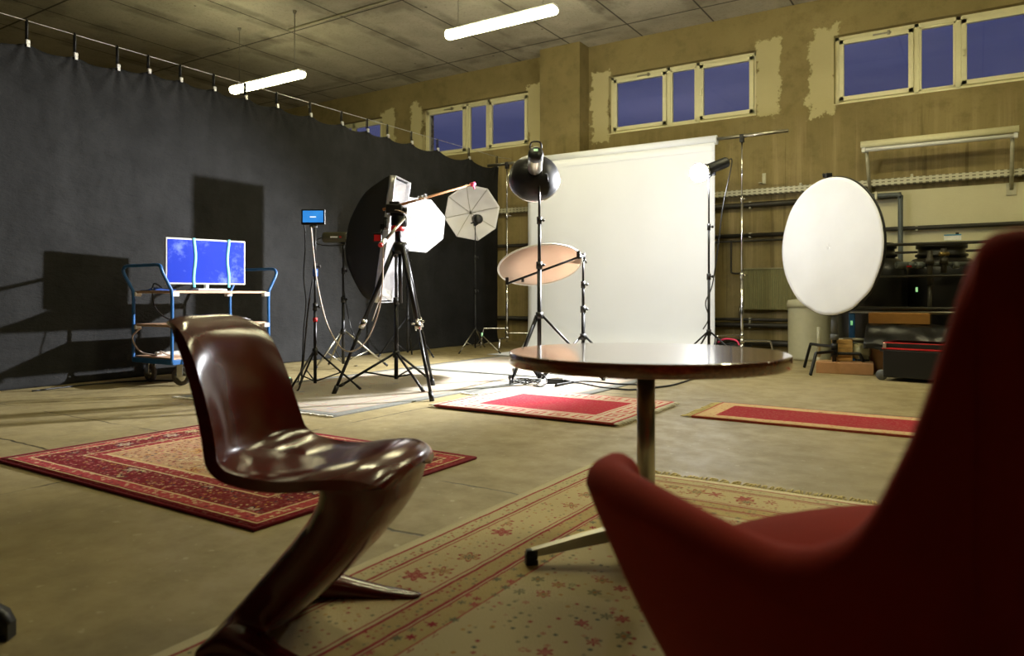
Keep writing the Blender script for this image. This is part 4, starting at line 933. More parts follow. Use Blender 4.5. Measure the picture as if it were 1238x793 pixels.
# long carton + tarpaulin + flight case
t = carton('cardboard_box', 'long brown cardboard box on the heap above the black plastic sheet', 1050, 390, 1119, .615, .28, 7.4, M['cardboard_dark'], zb=.505)
cz0 = 7.2; ca = W((1050 - CX) / FPX * 7.3, 7.3); cbx = W((1150 - CX) / FPX * 7.3, 7.3)
tw = cbx - ca
def tarp(u, v):
    p = ca + Vector((.95 * u * 1.0, 0, 0)) + Vector((-.03, .35 - .50 * min(1, v * 1.15), 0))
    z = .50 - (.23 * max(0, (v - .45) / .55)) + .02 * mnoise.noise(Vector((u * 6, v * 5, 0))) - .06 * u * v
    return p + UP * z + Vector((0, .03 * mnoise.noise(Vector((u * 9, v * 7, 3))), 0))
b = MB(); b.grid(tarp, 40, 30); tp = b.build('plastic_sheet', M['tarp'], at=ca + UP * .4); tp.modifiers.new('thick', 'SOLIDIFY').thickness = .004
tag(tp, 'wrinkled black plastic sheet draped over boxes above the flight case', 'plastic sheet')
sup = thing('crate', 'dark plastic crate under the black plastic sheet', 'crate', ca + Vector((.55, .22, 0)))
b = MB(); b.box(ca + Vector((.55, .24, .235)), (.76, .26, .47), 0, bev=.01); b.build('crate_body', M['black_plastic'], sup)
fa = F(1064, 460); fz = FZ(460)
t = thing('flight_case', 'black wheeled case with red trim strips beside the armchair back', 'case', fa)
d1 = Vector((.985, -.17, 0)).normalized(); d2 = Vector((-d1.y, d1.x, 0)); rc = math.atan2(d1.y, d1.x)
fc_ = fa + d1 * .42 + d2 * .22
b = MB(); b.box(fc_ + UP * .165, (.80, .42, .26), rc, bev=.012); b.build('lower_shell', M['black_plastic'], t)
b = MB(); b.box(fc_ + UP * .335, (.80, .42, .052), rc, bev=.012); b.build('lid', M['black_plastic'], t)
b = MB(); b.box(fc_ + UP * .304, (.812, .432, .014), rc, bev=.003); b.build('red_seal', M['red'], t)
b = MB(); b.box(fc_ + UP * .357 - d1 * .1, (.60, .425, .008), rc, bev=.003); b.build('red_edge', M['red'], t)
for s in (-1, 1):
    b = MB(); b.lathe([(0, -.02), (.045, -.02), (.05, -.01), (.05, .01), (.045, .02), (0, .02)], fa + d1 * .0 + d2 * (.22 + .17 * s) + UP * .05, d2, 18); b.build('wheel', M['grey_plastic'], t)
b = MB(); b.box(fa + d1 * .0 + UP * .285 + d2 * .22, (.05, .3, .035), rc, bev=.006); b.build('handle', M['black_plastic'], t)
b = MB(); b.box(fa + d1 * .04 + UP * .33 - d2 * .0, (.03, .012, .05), rc, bev=.003); b.build('latch', M['chrome'], t)
# beige drum
q = W((979 - CX) / FPX * 9.0, 9.0)
t = thing('storage_drum', 'pale olive round drum standing at the wall behind the oval reflector', 'drum', q)
b = MB(); r = .255; b.lathe([(0, 0), (r * .96, 0), (r, .02), (r * 1.0, .04), (r * .985, .05), (r * 1.0, .60), (r * 1.0, .66)], q, UP, 36); b.build('drum_body', M['tan_ring'], t)
b = MB(); b.lathe([(r * .9, .65), (r * 1.05, .65), (r * 1.06, .70), (r * 1.0, .74), (r * .4, .76), (0, .76)], q, UP, 36); lid = b.build('lid', M['tan_ring'], t)
b = MB(); b.box(q - FWD * (r * 1.055) - RIGHT * .1 + UP * .69, (.07, .02, .035), TH - .3, bev=.004); b.build('label_plate', M['grey_plastic'], lid)
q = W((990 - CX) / FPX * 7.75, 7.75)
b = MB(); b.tube([q + UP * .13, q + UP * .46], .02, 10); b.tube([q + UP * .0, q + UP * .14], .024, 10); tag(b.build('plastic_post', M['tan_ring'], at=q), 'short pale upright tube beside the reflector stand', 'tube')
# cable drum behind the table
q = W((888 - CX) / FPX * 9.3, 9.3)
t = thing('cable_reel', 'black cable heap at the foot of the chrome backdrop stand', 'cable', q)
b = MB()
for k in range(9):
    rr = .12 + .025 * (k % 4); zc = .02 + .018 * k
    b.tube([q + Vector((rr * math.cos(a / 14 * 2 * PI) * 1.1, rr * math.sin(a / 14 * 2 * PI), zc + .012 * math.sin(a * 1.3 + k))) for a in range(15)], .011, 6, False)
b.build('coil', M['cable_black'], t)
b = MB(); b.tube(smooth_path([q + Vector((-.2, -.05, .19)), q + Vector((-.1, -.06, .24)), q + Vector((.05, -.08, .22)), q + Vector((.1, -.1, .12))], 5), .012, 6); b.build('pink_cable', M['pink'], t)

# ================================================================== RUGS
def rug_mat(name, hx, hy, bands, motifs, field_noise=None, lines=None, keys=None):
    t = NT(name); s = t.sep(t.obj); x, y = s[0], s[1]
    wob = t.math('MULTIPLY', t.math('SUBTRACT', t.noise(18, 3), .5), .008)
    ax = t.math('SUBTRACT', hx, t.math('ABSOLUTE', x)); ay = t.math('SUBTRACT', hy, t.math('ABSOLUTE', y))
    d = t.math('ADD', t.math('MINIMUM', ax, ay), wob)
    top = min(hx, hy)
    col = t.ramp(t.math('DIVIDE', d, top), [(p / top, c) for p, c in bands], True)
    for (scale, d0, d1, r0, r1, pal, cov) in motifs:
        v = t.voro(scale); v.inputs['Randomness'].default_value = .7
        dv = t.new('ShaderNodeVectorMath', operation='SUBTRACT'); t.put(dv.inputs[0], t.obj); t.l.new(v.outputs['Position'], dv.inputs[1])
        sp_ = t.sep(dv.outputs[0]); th_ = t.math('ARCTAN2', sp_[1], sp_[0])
        petal = t.math('ADD', .78, t.math('MULTIPLY', t.math('COSINE', t.math('MULTIPLY', th_, 6.0)), .24))
        dist = t.math('DIVIDE', v.outputs['Distance'], petal)
        cs = t.sep(v.outputs['Color'])
        m = t.math('MULTIPLY', t.math('LESS_THAN', dist, r1), t.math('GREATER_THAN', dist, r0))
        m = t.math('MULTIPLY', m, t.math('MULTIPLY', t.math('GREATER_THAN', d, d0), t.math('LESS_THAN', d, d1)))
        m = t.math('MULTIPLY', m, t.math('LESS_THAN', cs[1], cov))
        col = t.mix(m, col, t.ramp(cs[0], [(i / len(pal), c) for i, c in enumerate(pal)], True))
    if keys:
        d0, d1, cell, kc = keys
        along = t.math('MULTIPLY', t.math('LESS_THAN', ay, ax), 1.0)
        sx = t.math('ADD', t.math('MULTIPLY', along, x), t.math('MULTIPLY', t.math('SUBTRACT', 1.0, along), y))
        f = t.math('ABSOLUTE', t.math('SUBTRACT', t.math('FRACT', t.math('DIVIDE', sx, cell)), .5))
        g = t.math('ABSOLUTE', t.math('SUBTRACT', t.math('DIVIDE', t.math('SUBTRACT', d, d0), d1 - d0), .5))
        cheb = t.math('MAXIMUM', f, g); ring = t.math('GREATER_THAN', t.math('SINE', t.math('MULTIPLY', cheb, 26)), .1)
        spiral = t.math('LESS_THAN', t.math('FRACT', t.math('DIVIDE', sx, cell)), .86)
        m = t.math('MULTIPLY', t.math('MULTIPLY', ring, spiral), t.math('MULTIPLY', t.math('GREATER_THAN', d, d0), t.math('LESS_THAN', d, d1)))
        col = t.mix(m, col, kc)
    w = t.noise(60, 3, .6); col = t.mix(t.math('MULTIPLY', t.step(w, .45, .8), .22), col, lin(205, 190, 160))
    col = t.mix(t.math('MULTIPLY', t.step(t.noise(2.2, 4), .5, .8), .18), col, lin(150, 120, 90))
    t.set(color=col, rough=.95, spec=.15); t.bump(t.math('ADD', t.noise(220, 2), t.math('MULTIPLY', t.noise(14, 3), .4)), .5, .006); return t.m
def rug(name, label, x0, x1, y0, y1, mat, th=.010, fringe=None, fl=.06, wav=.004, edge=None, z0=.0, rz=0.0, group=None, fmat='fringe'):
    c = Vector(((x0 + x1) / 2, (y0 + y1) / 2, z0)); hx, hy = (x1 - x0) / 2, (y1 - y0) / 2
    t = thing(name, label, 'rug', c, rz, group)
    b = MB(); nx, ny = max(8, int(hx * 2 / .05)), max(8, int(hy * 2 / .05))
    def top(u, v):
        x, y = (u * 2 - 1) * hx, (v * 2 - 1) * hy
        e = .006 * mnoise.noise(Vector((x * 3 + c.x, y * 3, 0)))
        return Vector((x + e, y + e, th + abs(wav * mnoise.noise(Vector((x * 2.2, y * 2.2, c.x))))))
    vs = b.grid(top, nx, ny)
    per = [vs[i][0] for i in range(nx)] + [vs[-1][j] for j in range(1, ny)] + [vs[i][-1] for i in range(nx - 2, -1, -1)] + [vs[0][j] for j in range(ny - 2, 0, -1)]
    low = [b.bm.verts.new((v.co.x, v.co.y, .0005)) for v in per]
    for i in range(len(per)):
        j = (i + 1) % len(per); b.bm.faces.new((per[i], per[j], low[j], low[i]))
    b.build('pile', mat, t, local=True)
    if edge:
        b = MB(); b.tube([Vector((s * hx, s2 * hy, th * .6)) for s, s2 in ((-1, -1), (1, -1), (1, 1), (-1, 1), (-1, -1))], th * .62, 8, False); b.build('bound_edge', edge, t, local=True)
    for side in (fringe or ''):
        b = MB(); L = 2 * (hy if side in 'EW' else hx); n = int(L / .012)
        for k in range(n):
            s = -L / 2 + (k + .5) * L / n; l_ = fl * random.uniform(.75, 1.15); o = random.uniform(-.014, .014); zt = random.uniform(.003, .010)
            if side in 'EW':
                sg = 1 if side == 'E' else -1; pts = [Vector((sg * (hx - .004), s, th * .7)), Vector((sg * (hx + l_ * .5), s + o * .5, zt + .004)), Vector((sg * (hx + l_), s + o, .004))]
            else:
                sg = 1 if side == 'N' else -1; pts = [Vector((s, sg * (hy - .004), th * .7)), Vector((s + o * .5, sg * (hy + l_ * .5), zt + .004)), Vector((s + o, sg * (hy + l_), .004))]
            b.tube(pts, [.0035, .004, .0025], 5, True)
        b.build('fringe', M[fmat], t, local=True)
    return t
# dark red oriental rug
L_, R_r, Bm = F(0, 557), F(580, 556), F(297, 643)
x0, x1, y0, y1 = L_.x + .0, (R_r.x + Bm.x) / 2, (L_.y + Bm.y) / 2, R_r.y
hx, hy = (x1 - x0) / 2, (y1 - y0) / 2
RD, CR, GD, NV, PK = lin(132, 24, 38), lin(214, 190, 146), lin(196, 146, 66), lin(58, 52, 78), lin(196, 110, 110)
mat = rug_mat('oriental_rug_red', hx, hy, [(0, lin(122, 18, 36)), (.035, CR), (.042, RD), (.048, lin(170, 60, 66)), (.10, CR), (.108, RD), (.115, lin(118, 22, 34)), (.265, CR), (.275, RD), (.28, lin(150, 50, 54)), (.335, CR), (.347, lin(196, 160, 108)), (.36, lin(190, 152, 116))],
              [(50, .115, .265, .0, .36, [GD, NV, CR, PK, lin(200, 160, 130), PK], .85), (20, .115, .265, .20, .28, [CR, PK, GD], .6), (7, .125, .255, .0, .30, [lin(204, 190, 140), lin(190, 170, 150)], .95), (7, .125, .255, .30, .38, [lin(60, 34, 44)], .95), (7, .125, .255, .08, .16, [lin(150, 110, 80)], .95), (34, .045, .1, .0, .36, [CR, lin(90, 40, 56), PK, CR], .95), (34, .28, .335, .0, .36, [CR, PK, RD], .95),
               (40, .36, 9, .0, .4, [RD, NV, GD, CR, PK, lin(110, 40, 50), CR], .9), (6, .36, 9, .0, .42, [lin(210, 190, 150), lin(196, 150, 90), lin(200, 150, 130)], .6), (6, .36, 9, .2, .28, [RD, NV], .6), (50, .36, 9, .0, .26, [RD, NV, PK], .6), (13, .36, 9, .22, .28, [RD, NV, lin(120, 40, 40)], .7), (64, .36, 9, .1, .3, [RD, lin(84, 62, 70)], .6)])
rug('oriental_rug', 'dark red oriental rug on the floor behind the brown chair', x0, x1, y0, y1, mat, th=.012, edge=plain('rug_binding', (120, 14, 34), .9))
# beige oriental rug under the table
x0, x1, y0, y1 = F(420, 693).x, 1.05, .20, F(715, 563).y - .02
hx, hy = (x1 - x0) / 2, (y1 - y0) / 2
BG, RR, OL = lin(202, 190, 152), lin(160, 56, 66), lin(124, 122, 100)
mat = rug_mat('oriental_rug_beige', hx, hy, [(0, lin(214, 204, 170)), (.035, RR), (.042, BG), (.10, RR), (.106, BG), (.116, RR), (.122, lin(206, 190, 150)), (.29, RR), (.296, BG), (.306, RR), (.312, lin(188, 166, 118)), (.37, RR), (.377, BG), (.385, RR), (.39, lin(192, 172, 122)), (.45, lin(178, 84, 80)), (.456, BG)],
              [(60, .05, .095, .08, .36, [RR, OL], .8), (60, .315, .37, .08, .36, [RR, OL], .8), (46, .13, .285, .0, .3, [lin(178, 96, 92), OL, RR, lin(190, 150, 96)], .6),
               (9, .15, .27, .0, .36, [lin(186, 120, 108), lin(194, 168, 120)], 1.0), (9, .15, .27, .29, .36, [RR], 1.0), (9, .15, .27, .12, .19, [RR, lin(110, 110, 100)], 1.0), (9, .15, .27, .0, .06, [lin(210, 180, 130)], 1.0),
               (22, .39, .47, .0, .34, [RR, lin(182, 96, 92), OL], .9), (60, .39, .47, .0, .26, [RR, OL], .5),
               (40, .47, 9, .0, .30, [RR, lin(180, 90, 92), OL, lin(92, 100, 96), lin(184, 136, 76)], .38), (12, .48, 9, .0, .26, [lin(188, 120, 112), lin(190, 160, 110), lin(150, 146, 118)], .62), (12, .48, 9, .19, .26, [RR, lin(176, 90, 92), OL], .62), (12, .48, 9, .0, .08, [RR, OL, lin(184, 120, 60)], .62), (24, .5, 9, .18, .28, [lin(182, 98, 94), OL], .3)])
rug('oriental_rug', 'worn beige oriental rug with small flowers under the round table', x0, x1, y0, y1, mat, th=.010, fringe='NS', fl=.07)
# red rug with greek key border
A, B_, C_, D_ = F(529, 494), F(614, 473), F(809, 488), F(752, 517)
x0, x1, y0, y1 = (A.x + B_.x) / 2, (C_.x + D_.x) / 2, (A.y + D_.y) / 2, (B_.y + C_.y) / 2
hx, hy = (x1 - x0) / 2, (y1 - y0) / 2
RW, WC = lin(190, 52, 72), lin(226, 206, 190)
mat = rug_mat('red_rug_key_border', hx, hy, [(0, lin(196, 80, 86)), (.02, WC), (.20, lin(196, 70, 82)), (.208, WC), (.228, lin(190, 40, 56)), (.236, RW)], [(40, .236, 9, .0, .2, [lin(178, 46, 64)], .5)], keys=(.035, .19, .17, lin(206, 92, 98)))
rug('red_rug', 'small red rug with pale key border behind the table post', x0, x1, y0, y1, mat, th=.012, fringe='EW', fl=.05, fmat='fringe_white', z0=.010)
# red runner
A, B_, C_, D_ = F(841, 506.4), F(869, 487.5), F(1092, 507), F(1084, 527)
x0, x1, y0, y1 = (A.x + B_.x) / 2, .55, (A.y + D_.y) / 2, (B_.y + C_.y) / 2
hx, hy = (x1 - x0) / 2, (y1 - y0) / 2
mat = rug_mat('red_runner_rug', hx, hy, [(0, lin(190, 84, 74)), (.012, lin(208, 176, 134)), (.12, lin(180, 60, 60)), (.128, lin(160, 40, 52))], [(32, .015, .12, .0, .3, [lin(196, 96, 84), lin(214, 190, 140), lin(180, 120, 80)], .7), (4.2, .015, .12, .0, .09, [lin(150, 40, 44)], .9), (30, .128, 9, 0, .2, [lin(150, 36, 46)], .5)])
rug('red_rug', 'long plain red runner with fringed end beyond the red armchair', x0, x1, y0, y1, mat, th=.012, fringe='EW', fl=.07)
# pale rugs under the lights
WH, LB, LP = lin(160, 152, 138), lin(112, 116, 150), lin(160, 104, 96)
p0, p1 = F(343, 498), F(413, 505)
x0, x1, y0, y1 = F(507, 443).x, F(455, 495).x, (p0.y + p1.y) / 2, 6.0
hx, hy = (x1 - x0) / 2, (y1 - y0) / 2
def palemat(nm, hx, hy):
    return rug_mat(nm, hx, hy, [(0, lin(120, 122, 118)), (.10, lin(150, 128, 108)), (.112, WH), (.26, lin(152, 98, 90)), (.27, WH)], [(14, .12, .26, .1, .3, [lin(166, 134, 128), lin(134, 136, 156)], .8), (10, .28, 9, .14, .27, [lin(166, 124, 118), LB, LP, lin(170, 150, 134)], .6), (26, .28, 9, 0, .2, [LP, LB, lin(168, 146, 128)], .4)])
rug('pale_rug', 'large pale patterned rug under the camera tripod, nearer part in shadow', x0, x1, y0, y1, palemat('pale_rug_wool', hx, hy), th=.008, fringe='S', fl=.04, fmat='fringe_white')
x0b, x1b, y0b, y1b = x0 + .05, F(740, 471).x, F(531, 480).y + .25, 7.95
x0c = x1 + .02
hx, hy = (x1b - x0c) / 2, (y1b - y0b) / 2
rug('pale_rug', 'brightly lit pale rug under the wheeled beauty dish stand', x0c, x1b, y0b, y1b, palemat('pale_rug_wool_bright', hx, hy), th=.008, fringe='S', fl=.03, fmat='fringe_white')
hx, hy = (x1 - x0) / 2, (7.9 - 6.06) / 2
rug('pale_rug', 'pale rug with grey edge in front of the far curtain', x0, x1, 6.06, 7.9, palemat('pale_rug_wool_far', hx, hy), th=.008)

# cables on the floor behind the table
cable('floor_cable', 'black cable lying on the pale rug from the plug to the right', [F(671, 466, .02), F(690, 463, .015), F(705, 464, .012), F(725, 468, .012), F(745, 470, .012), F(765, 471, .012), F(795, 468, .01), F(815, 465, .01), F(838, 458, .01), F(850, 455, .01)], M['cable_black'], .008)
cable('floor_cable', 'second black cable lying under the table edge near the stand wheel', [F(672, 465, .03), F(700, 461, .02), F(724, 462, .02), F(745, 464, .015), F(768, 465, .015), F(790, 466, .01)], M['cable_black'], .007)
pts = []
cq = F(634, 466)
for k in range(40):
    a = k * .55; rr = .10 + .03 * math.sin(k * 1.7)
    pts.append(Vector((cq.x + rr * math.cos(a) * 1.2, cq.y + rr * math.sin(a), .02 + .03 * abs(math.sin(k * .9)))))
cable('cable_coil', 'loose coil of thin black cable on the pale rug under the table edge', pts, M['cable_black'], .004, 4)
cable('floor_cable', 'thin dark cable arching from the dish stand down to the plug', [P(648, 450, 6.4), P(658, 454, 6.3), P(661, 462, 6.25), F(655, 467, .02), F(645, 466, .02)], M['cable_black'], .006)
t = thing('cable_plug', 'black plug joint lying on the pale rug behind the table', 'plug', F(671, 465))
q = F(671, 465); b = MB(); b.box(q + UP * .03, (.16, .06, .045), TH, bev=.012); b.build('plug_body', M['black_plastic'], t); b = MB(); b.tube([q + UP * .03 + RIGHT * .08, q + UP * .025 + RIGHT * .17], [.018, .009], 8); b.build('strain_relief', M['black_plastic'], t)
b = MB(); q = F(832, 457); b.tube([q + UP * .02 + Vector((.03 * math.cos(a / 12 * 2 * PI), 0, .03 * math.sin(a / 12 * 2 * PI))) for a in range(13)], .006, 6, False); tag(b.build('cable_tie', M['blue_paint'], at=q), 'small blue cable tie loop on the floor cable', 'cable tie')

# ================================================================== ROUND TABLE
TCZ = 2.18; tcx = (781 - CX) / FPX * TCZ
tc = W(tcx, TCZ); TR = .412; TT = .620; TK_ = .038
def wood_mat():
    t = NT('brown_wood_veneer'); g = t.noise(4, 6, .6, t.scalev(t.obj, (1.5, 22, 22)))
    t.set(color=t.ramp(g, [(.3, lin(92, 46, 24)), (.7, lin(146, 84, 48))]), rough=.22, coat=1.0, coat_rough=.07, ior=1.65); t.bump(g, .03, .002); return t.m
WOODM = wood_mat()
t = thing('round_table', 'round brown wooden table on one steel post with star foot', 'table', tc)
b = MB(); b.lathe([(0, TT), (TR - .004, TT), (TR - .001, TT - .002), (TR, TT - .006), (TR, TT - TK_ + .004), (TR - .004, TT - TK_), (0, TT - TK_)], tc, UP, 96)
for f in b.bm.faces:
    if abs(f.normal.z) > .5 or True: f.smooth = False
b.bm.normal_update()
for f in b.bm.faces:
    if abs(f.normal.z) < .7: f.smooth = True
b.build('tabletop', WOODM, t)
b = MB(); b.tube([tc + UP * .09, tc + UP * (TT - TK_ - .01)], .027, 28); b.build('post', M['steel'], t)
b = MB(); b.lathe([(0, 0), (.11, 0), (.11, -.01), (0, -.012)], tc + UP * (TT - TK_ + .0), UP, 24); b.build('mounting_plate', M['black_metal'], t)
b = MB(); b.lathe([(.0, .065), (.045, .065), (.045, .115), (.03, .12), (0, .12)], tc, UP, 20); b.build('hub', M['steel'], t)
fl0 = F(654, 686, .0) - tc; fl0.z = 0; ang0 = math.atan2(fl0.y, fl0.x); FL = .365
for k in range(4):
    a = ang0 + k * PI / 2; d = Vector((math.cos(a), math.sin(a), 0)); sd_ = Vector((-d.y, d.x, 0))
    def sect(p, w, h): return [p + sd_ * w + UP * h, p - sd_ * w + UP * h, p - sd_ * w * .8 - UP * h, p + sd_ * w * .8 - UP * h]
    b = MB(); b.loft([sect(tc + d * .03 + UP * .09, .017, .022), sect(tc + d * .2 + UP * .062, .016, .017), sect(tc + d * (FL - .015) + UP * .034, .013, .011)])
    for f in b.bm.faces: f.smooth = False
    lg = b.build('foot', M['steel'], t)
    b = MB(); b.loft([sect(tc + d * (FL - .03) + UP * .0305, .0145, .0135), sect(tc + d * FL + UP * .028, .0145, .0135), sect(tc + d * (FL + .004) + UP * .012, .015, .012)]); b.box(tc + d * (FL - .015) + UP * .008, (.034, .028, .0155), a, bev=.003); b.build('foot_cap', M['black_plastic'], lg)

t.location.z = .011
# ================================================================== MOULDED BROWN CHAIR
def chair_mat():
    t = NT('glossy_brown_moulded_plastic'); n = t.noise(6, 4)
    t.set(color=t.ramp(n, [(.3, lin(76, 15, 11)), (.7, lin(90, 22, 16))]), rough=t.ramp(t.noise(9, 4), [(.3, (.13, .13, .13, 1)), (.7, (.22, .22, .22, 1))]))
    t.bump(t.noise(7, 3), .05, .01); return t.m
CHM = chair_mat()
def catmull(pts, t):
    n = len(pts) - 1; s = min(max(t, 0), 1) * n; i = min(int(s), n - 1); f = s - i
    p0, p1, p2, p3 = pts[max(i - 1, 0)], pts[i], pts[i + 1], pts[min(i + 2, n)]
    return [.5 * (2 * b_ + (c_ - a_) * f + (2 * a_ - 5 * b_ + 4 * c_ - d_) * f * f + (3 * b_ - a_ - 3 * c_ + d_) * f ** 3) for a_, b_, c_, d_ in zip(p0, p1, p2, p3)]
#         x     z    half-width  wrap(edge forward/up)
CHP = [(-.312, .730, .085, .000), (-.300, .739, .128, .002), (-.262, .717, .160, .010), (-.236, .662, .174, .020), (-.218, .585, .182, .034), (-.206, .505, .190, .048),
       (-.186, .428, .200, .052), (-.130, .390, .206, .042), (-.045, .388, .208, .024), (.035, .402, .210, .008), (.11, .422, .210, -.004), (.175, .434, .205, -.012), (.215, .432, .188, -.018), (.242, .420, .155, -.02), (.252, .408, .115, -.02)]
def shell(u, v):
    x, z, w, k = catmull(CHP, v)
    x2, z2, _, _ = catmull(CHP, min(v + .01, 1)); x1_, z1_, _, _ = catmull(CHP, max(v - .01, 0))
    tx, tz_ = x2 - x1_, z2 - z1_; L = math.hypot(tx, tz_) or 1; nx, nz = -tz_ / L, tx / L   # normal: forward / up
    if nx + nz < 0: nx, nz = -nx, -nz
    s = u * 2 - 1; e = abs(s) ** 2.2
    return Vector((x + nx * k * e, s * w, z + nz * k * e - (.012 * abs(s) ** 6)))
def make_chair(loc, rz, label):
    t = thing('moulded_chair', label, 'chair', loc, rz, 'moulded brown chairs')
    b = MB(); b.grid(shell, 29, 56); o = b.build('seat_shell', CHM, t, local=True, recalc=True)
    m = o.modifiers.new('thick', 'SOLIDIFY'); m.thickness = .026; m.offset = 0
    m = o.modifiers.new('bev', 'BEVEL'); m.width = .009; m.segments = 3; m.limit_method = 'ANGLE'; m.angle_limit = 1.0
    m = o.modifiers.new('sub', 'SUBSURF'); m.levels = 1; m.render_levels = 1
    def ring(cx, cz, ang, th, w, p=3.0, n=28, cy=0.0):
        # cross-section: thickness th along direction ang in the side plane, width w across
        du = Vector((math.cos(ang), 0, math.sin(ang))); out = []
        for k in range(n):
            a = 2 * PI * k / n; c_, s_ = math.cos(a), math.sin(a)
            out.append(Vector((cx, cy, cz)) + du * th * math.copysign(abs(c_) ** (2 / p), c_) + Vector((0, 1, 0)) * w * math.copysign(abs(s_) ** (2 / p), s_))
        return out
    b = MB()
    S = [(.150, .408, .06, .095, .19), (.152, .388, -.08, .092, .188), (.150, .362, -.25, .086, .178), (.128, .318, -.45, .078, .160), (.085, .258, -.6, .072, .142), (.030, .195, -.66, .068, .132), (-.03, .133, -.66, .064, .132), (-.085, .076, -.6, .058, .155), (-.13, .036, -.45, .05, .182), (-.165, .016, -.2, .035, .20)]
    b.loft([ring(x, z, a, th, w) for x, z, a, th, w in S])
    for s in (-1, 1):
        Fp = [(-.18, .020, .13 * s, .017, .085), (-.12, .045, .150 * s, .040, .062), (-.07, .040, .172 * s, .034, .046), (.01, .026, .192 * s, .022, .036), (.09, .016, .206 * s, .014, .031), (.165, .011, .216 * s, .0105, .026), (.185, .010, .219 * s, .008, .018)]
        b.loft([ring(x, z, PI / 2, th, w, 2.6, 20, y) for x, z, y, th, w in Fp])
    o = b.build('pedestal', CHM, t, local=True)
    m = o.modifiers.new('rm', 'REMESH'); m.mode = 'VOXEL'; m.voxel_size = .008; m.use_smooth_shade = True
    m = o.modifiers.new('sm', 'SMOOTH'); m.factor = .5; m.iterations = 8
    return t
chf = Vector((.93, -.37, 0)); 
CHX, CHZ = -.468, 1.725
cl = W(CHX, CHZ); rzc = TH + math.atan2(-.22, .975)
make_chair(cl, rzc, 'glossy dark brown moulded chair with slanted one piece pedestal')

# ================================================================== STOOL AT THE LEFT EDGE (only one foot reaches into view)
sp = F(15, 772); sc_ = sp - RIGHT * .30 + FWD * -.02; sc_.z = 0
t = thing('swivel_stool', 'black star foot of a low stool at the lower left corner', 'stool', sc_)
for k in range(4):
    a = math.atan2((sp - sc_).y, (sp - sc_).x) + k * PI / 2; d = Vector((math.cos(a), math.sin(a), 0)); sd_ = Vector((-d.y, d.x, 0))
    b = MB(); b.loft([[sc_ + d * r_ + sd_ * w * c_ + UP * (h + hh * s_) for c_, s_ in ((1, 1), (-1, 1), (-1, -1), (1, -1))] for r_, w, h, hh in ((.02, .022, .16, .05), (.18, .02, .085, .035), (.285, .018, .034, .03), (.30, .016, .02, .018))]); b.build('foot', M['black_plastic'], t)
b = MB(); b.tube([sc_ + UP * .1, sc_ + UP * .44], .025, 14); b.build('post', M['black_metal'], t)
b = MB(); b.lathe([(0, .43), (.15, .43), (.17, .445), (.175, .47), (.16, .49), (0, .495)], sc_, UP, 28); b.build('seat', M['black_plastic'], t)

# ================================================================== RED ARMCHAIR
def felt(name, c0, c1):
    t = NT(name); n = t.noise(5, 4); t.set(color=t.ramp(n, [(.3, lin(*c0)), (.7, lin(*c1))]), rough=.92, spec=.15)
    t.bump(t.noise(240, 3, .7), .25, .003); return t.m
REDM = felt('red_wool_felt', (134, 34, 22), (150, 40, 26))
ACX, ACZ = .560, .895
arm = thing('armchair', 'red upholstered shell armchair in the right foreground, seen from behind', 'armchair', W(ACX, ACZ, .012), TH + math.radians(110.6))
#  u: 0 = left arm tip (near camera), .5 = middle of the back, 1 = right arm tip.  plan (x, y), rim height
RIM = [(.315, .315, .532), (.25, .362, .536), (.12, .373, .534), (.0, .368, .528), (-.10, .355, .530), (-.168, .338, .572), (-.208, .328, .650), (-.229, .319, .735), (-.243, .309, .795), (-.262, .285, .816), (-.30, .16, .812), (-.31, 0, .812)]
RIM = RIM + [(x, -y, z) for x, y, z in RIM[-2::-1]]
def shellpt(u, v, off):
    x, y, z = catmull(RIM, u)
    x2, y2, _ = catmull(RIM, min(u + .01, 1)); x1_, y1_, _ = catmull(RIM, max(u - .01, 0))
    tx, ty = x2 - x1_, y2 - y1_; L = math.hypot(tx, ty) or 1
    nx, ny = -ty / L, tx / L                        # inward normal of the plan curve
    if nx * (-x) + ny * (-y) < 0: nx, ny = -nx, -ny
    zb = .20; f = (1 - v); zz = zb + (z - zb) * v
    k = .52 + .48 * v ** .62
    px_, py_ = x * k, y * k
    lean = 0
    return Vector((px_ + nx * off + lean, py_ + ny * off, zz))
NU, NV = 97, 22
b = MB(); HT = .034
rings = []
for i in range(NU):
    u = i / (NU - 1); r_ = []
    tp = min(1.0, min(u, 1 - u) / .02); 
    h = HT
    for j in range(NV): r_.append(shellpt(u, j / (NV - 1) * .97, -h))
    c = shellpt(u, 1.0, 0); o0 = shellpt(u, .97, -h); i0 = shellpt(u, .97, h); up_ = c.z - o0.z + .018
    for a in (25, 50, 75, 90, 105, 130, 155):
        ca, sa = math.cos(math.radians(a)), math.sin(math.radians(a)); m_ = (o0 + i0) / 2
        r_.append(m_ + (o0 - m_) * ca + UP * up_ * sa * 1.15)
    for j in range(NV - 1, -1, -1): r_.append(shellpt(u, j / (NV - 1) * .97, h))
    rings.append(r_)
b.loft(rings, True)
o = b.build('shell', REDM, arm, local=True)
m = o.modifiers.new('bev', 'BEVEL'); m.width = .018; m.segments = 4; m.limit_method = 'ANGLE'; m.angle_limit = 1.1
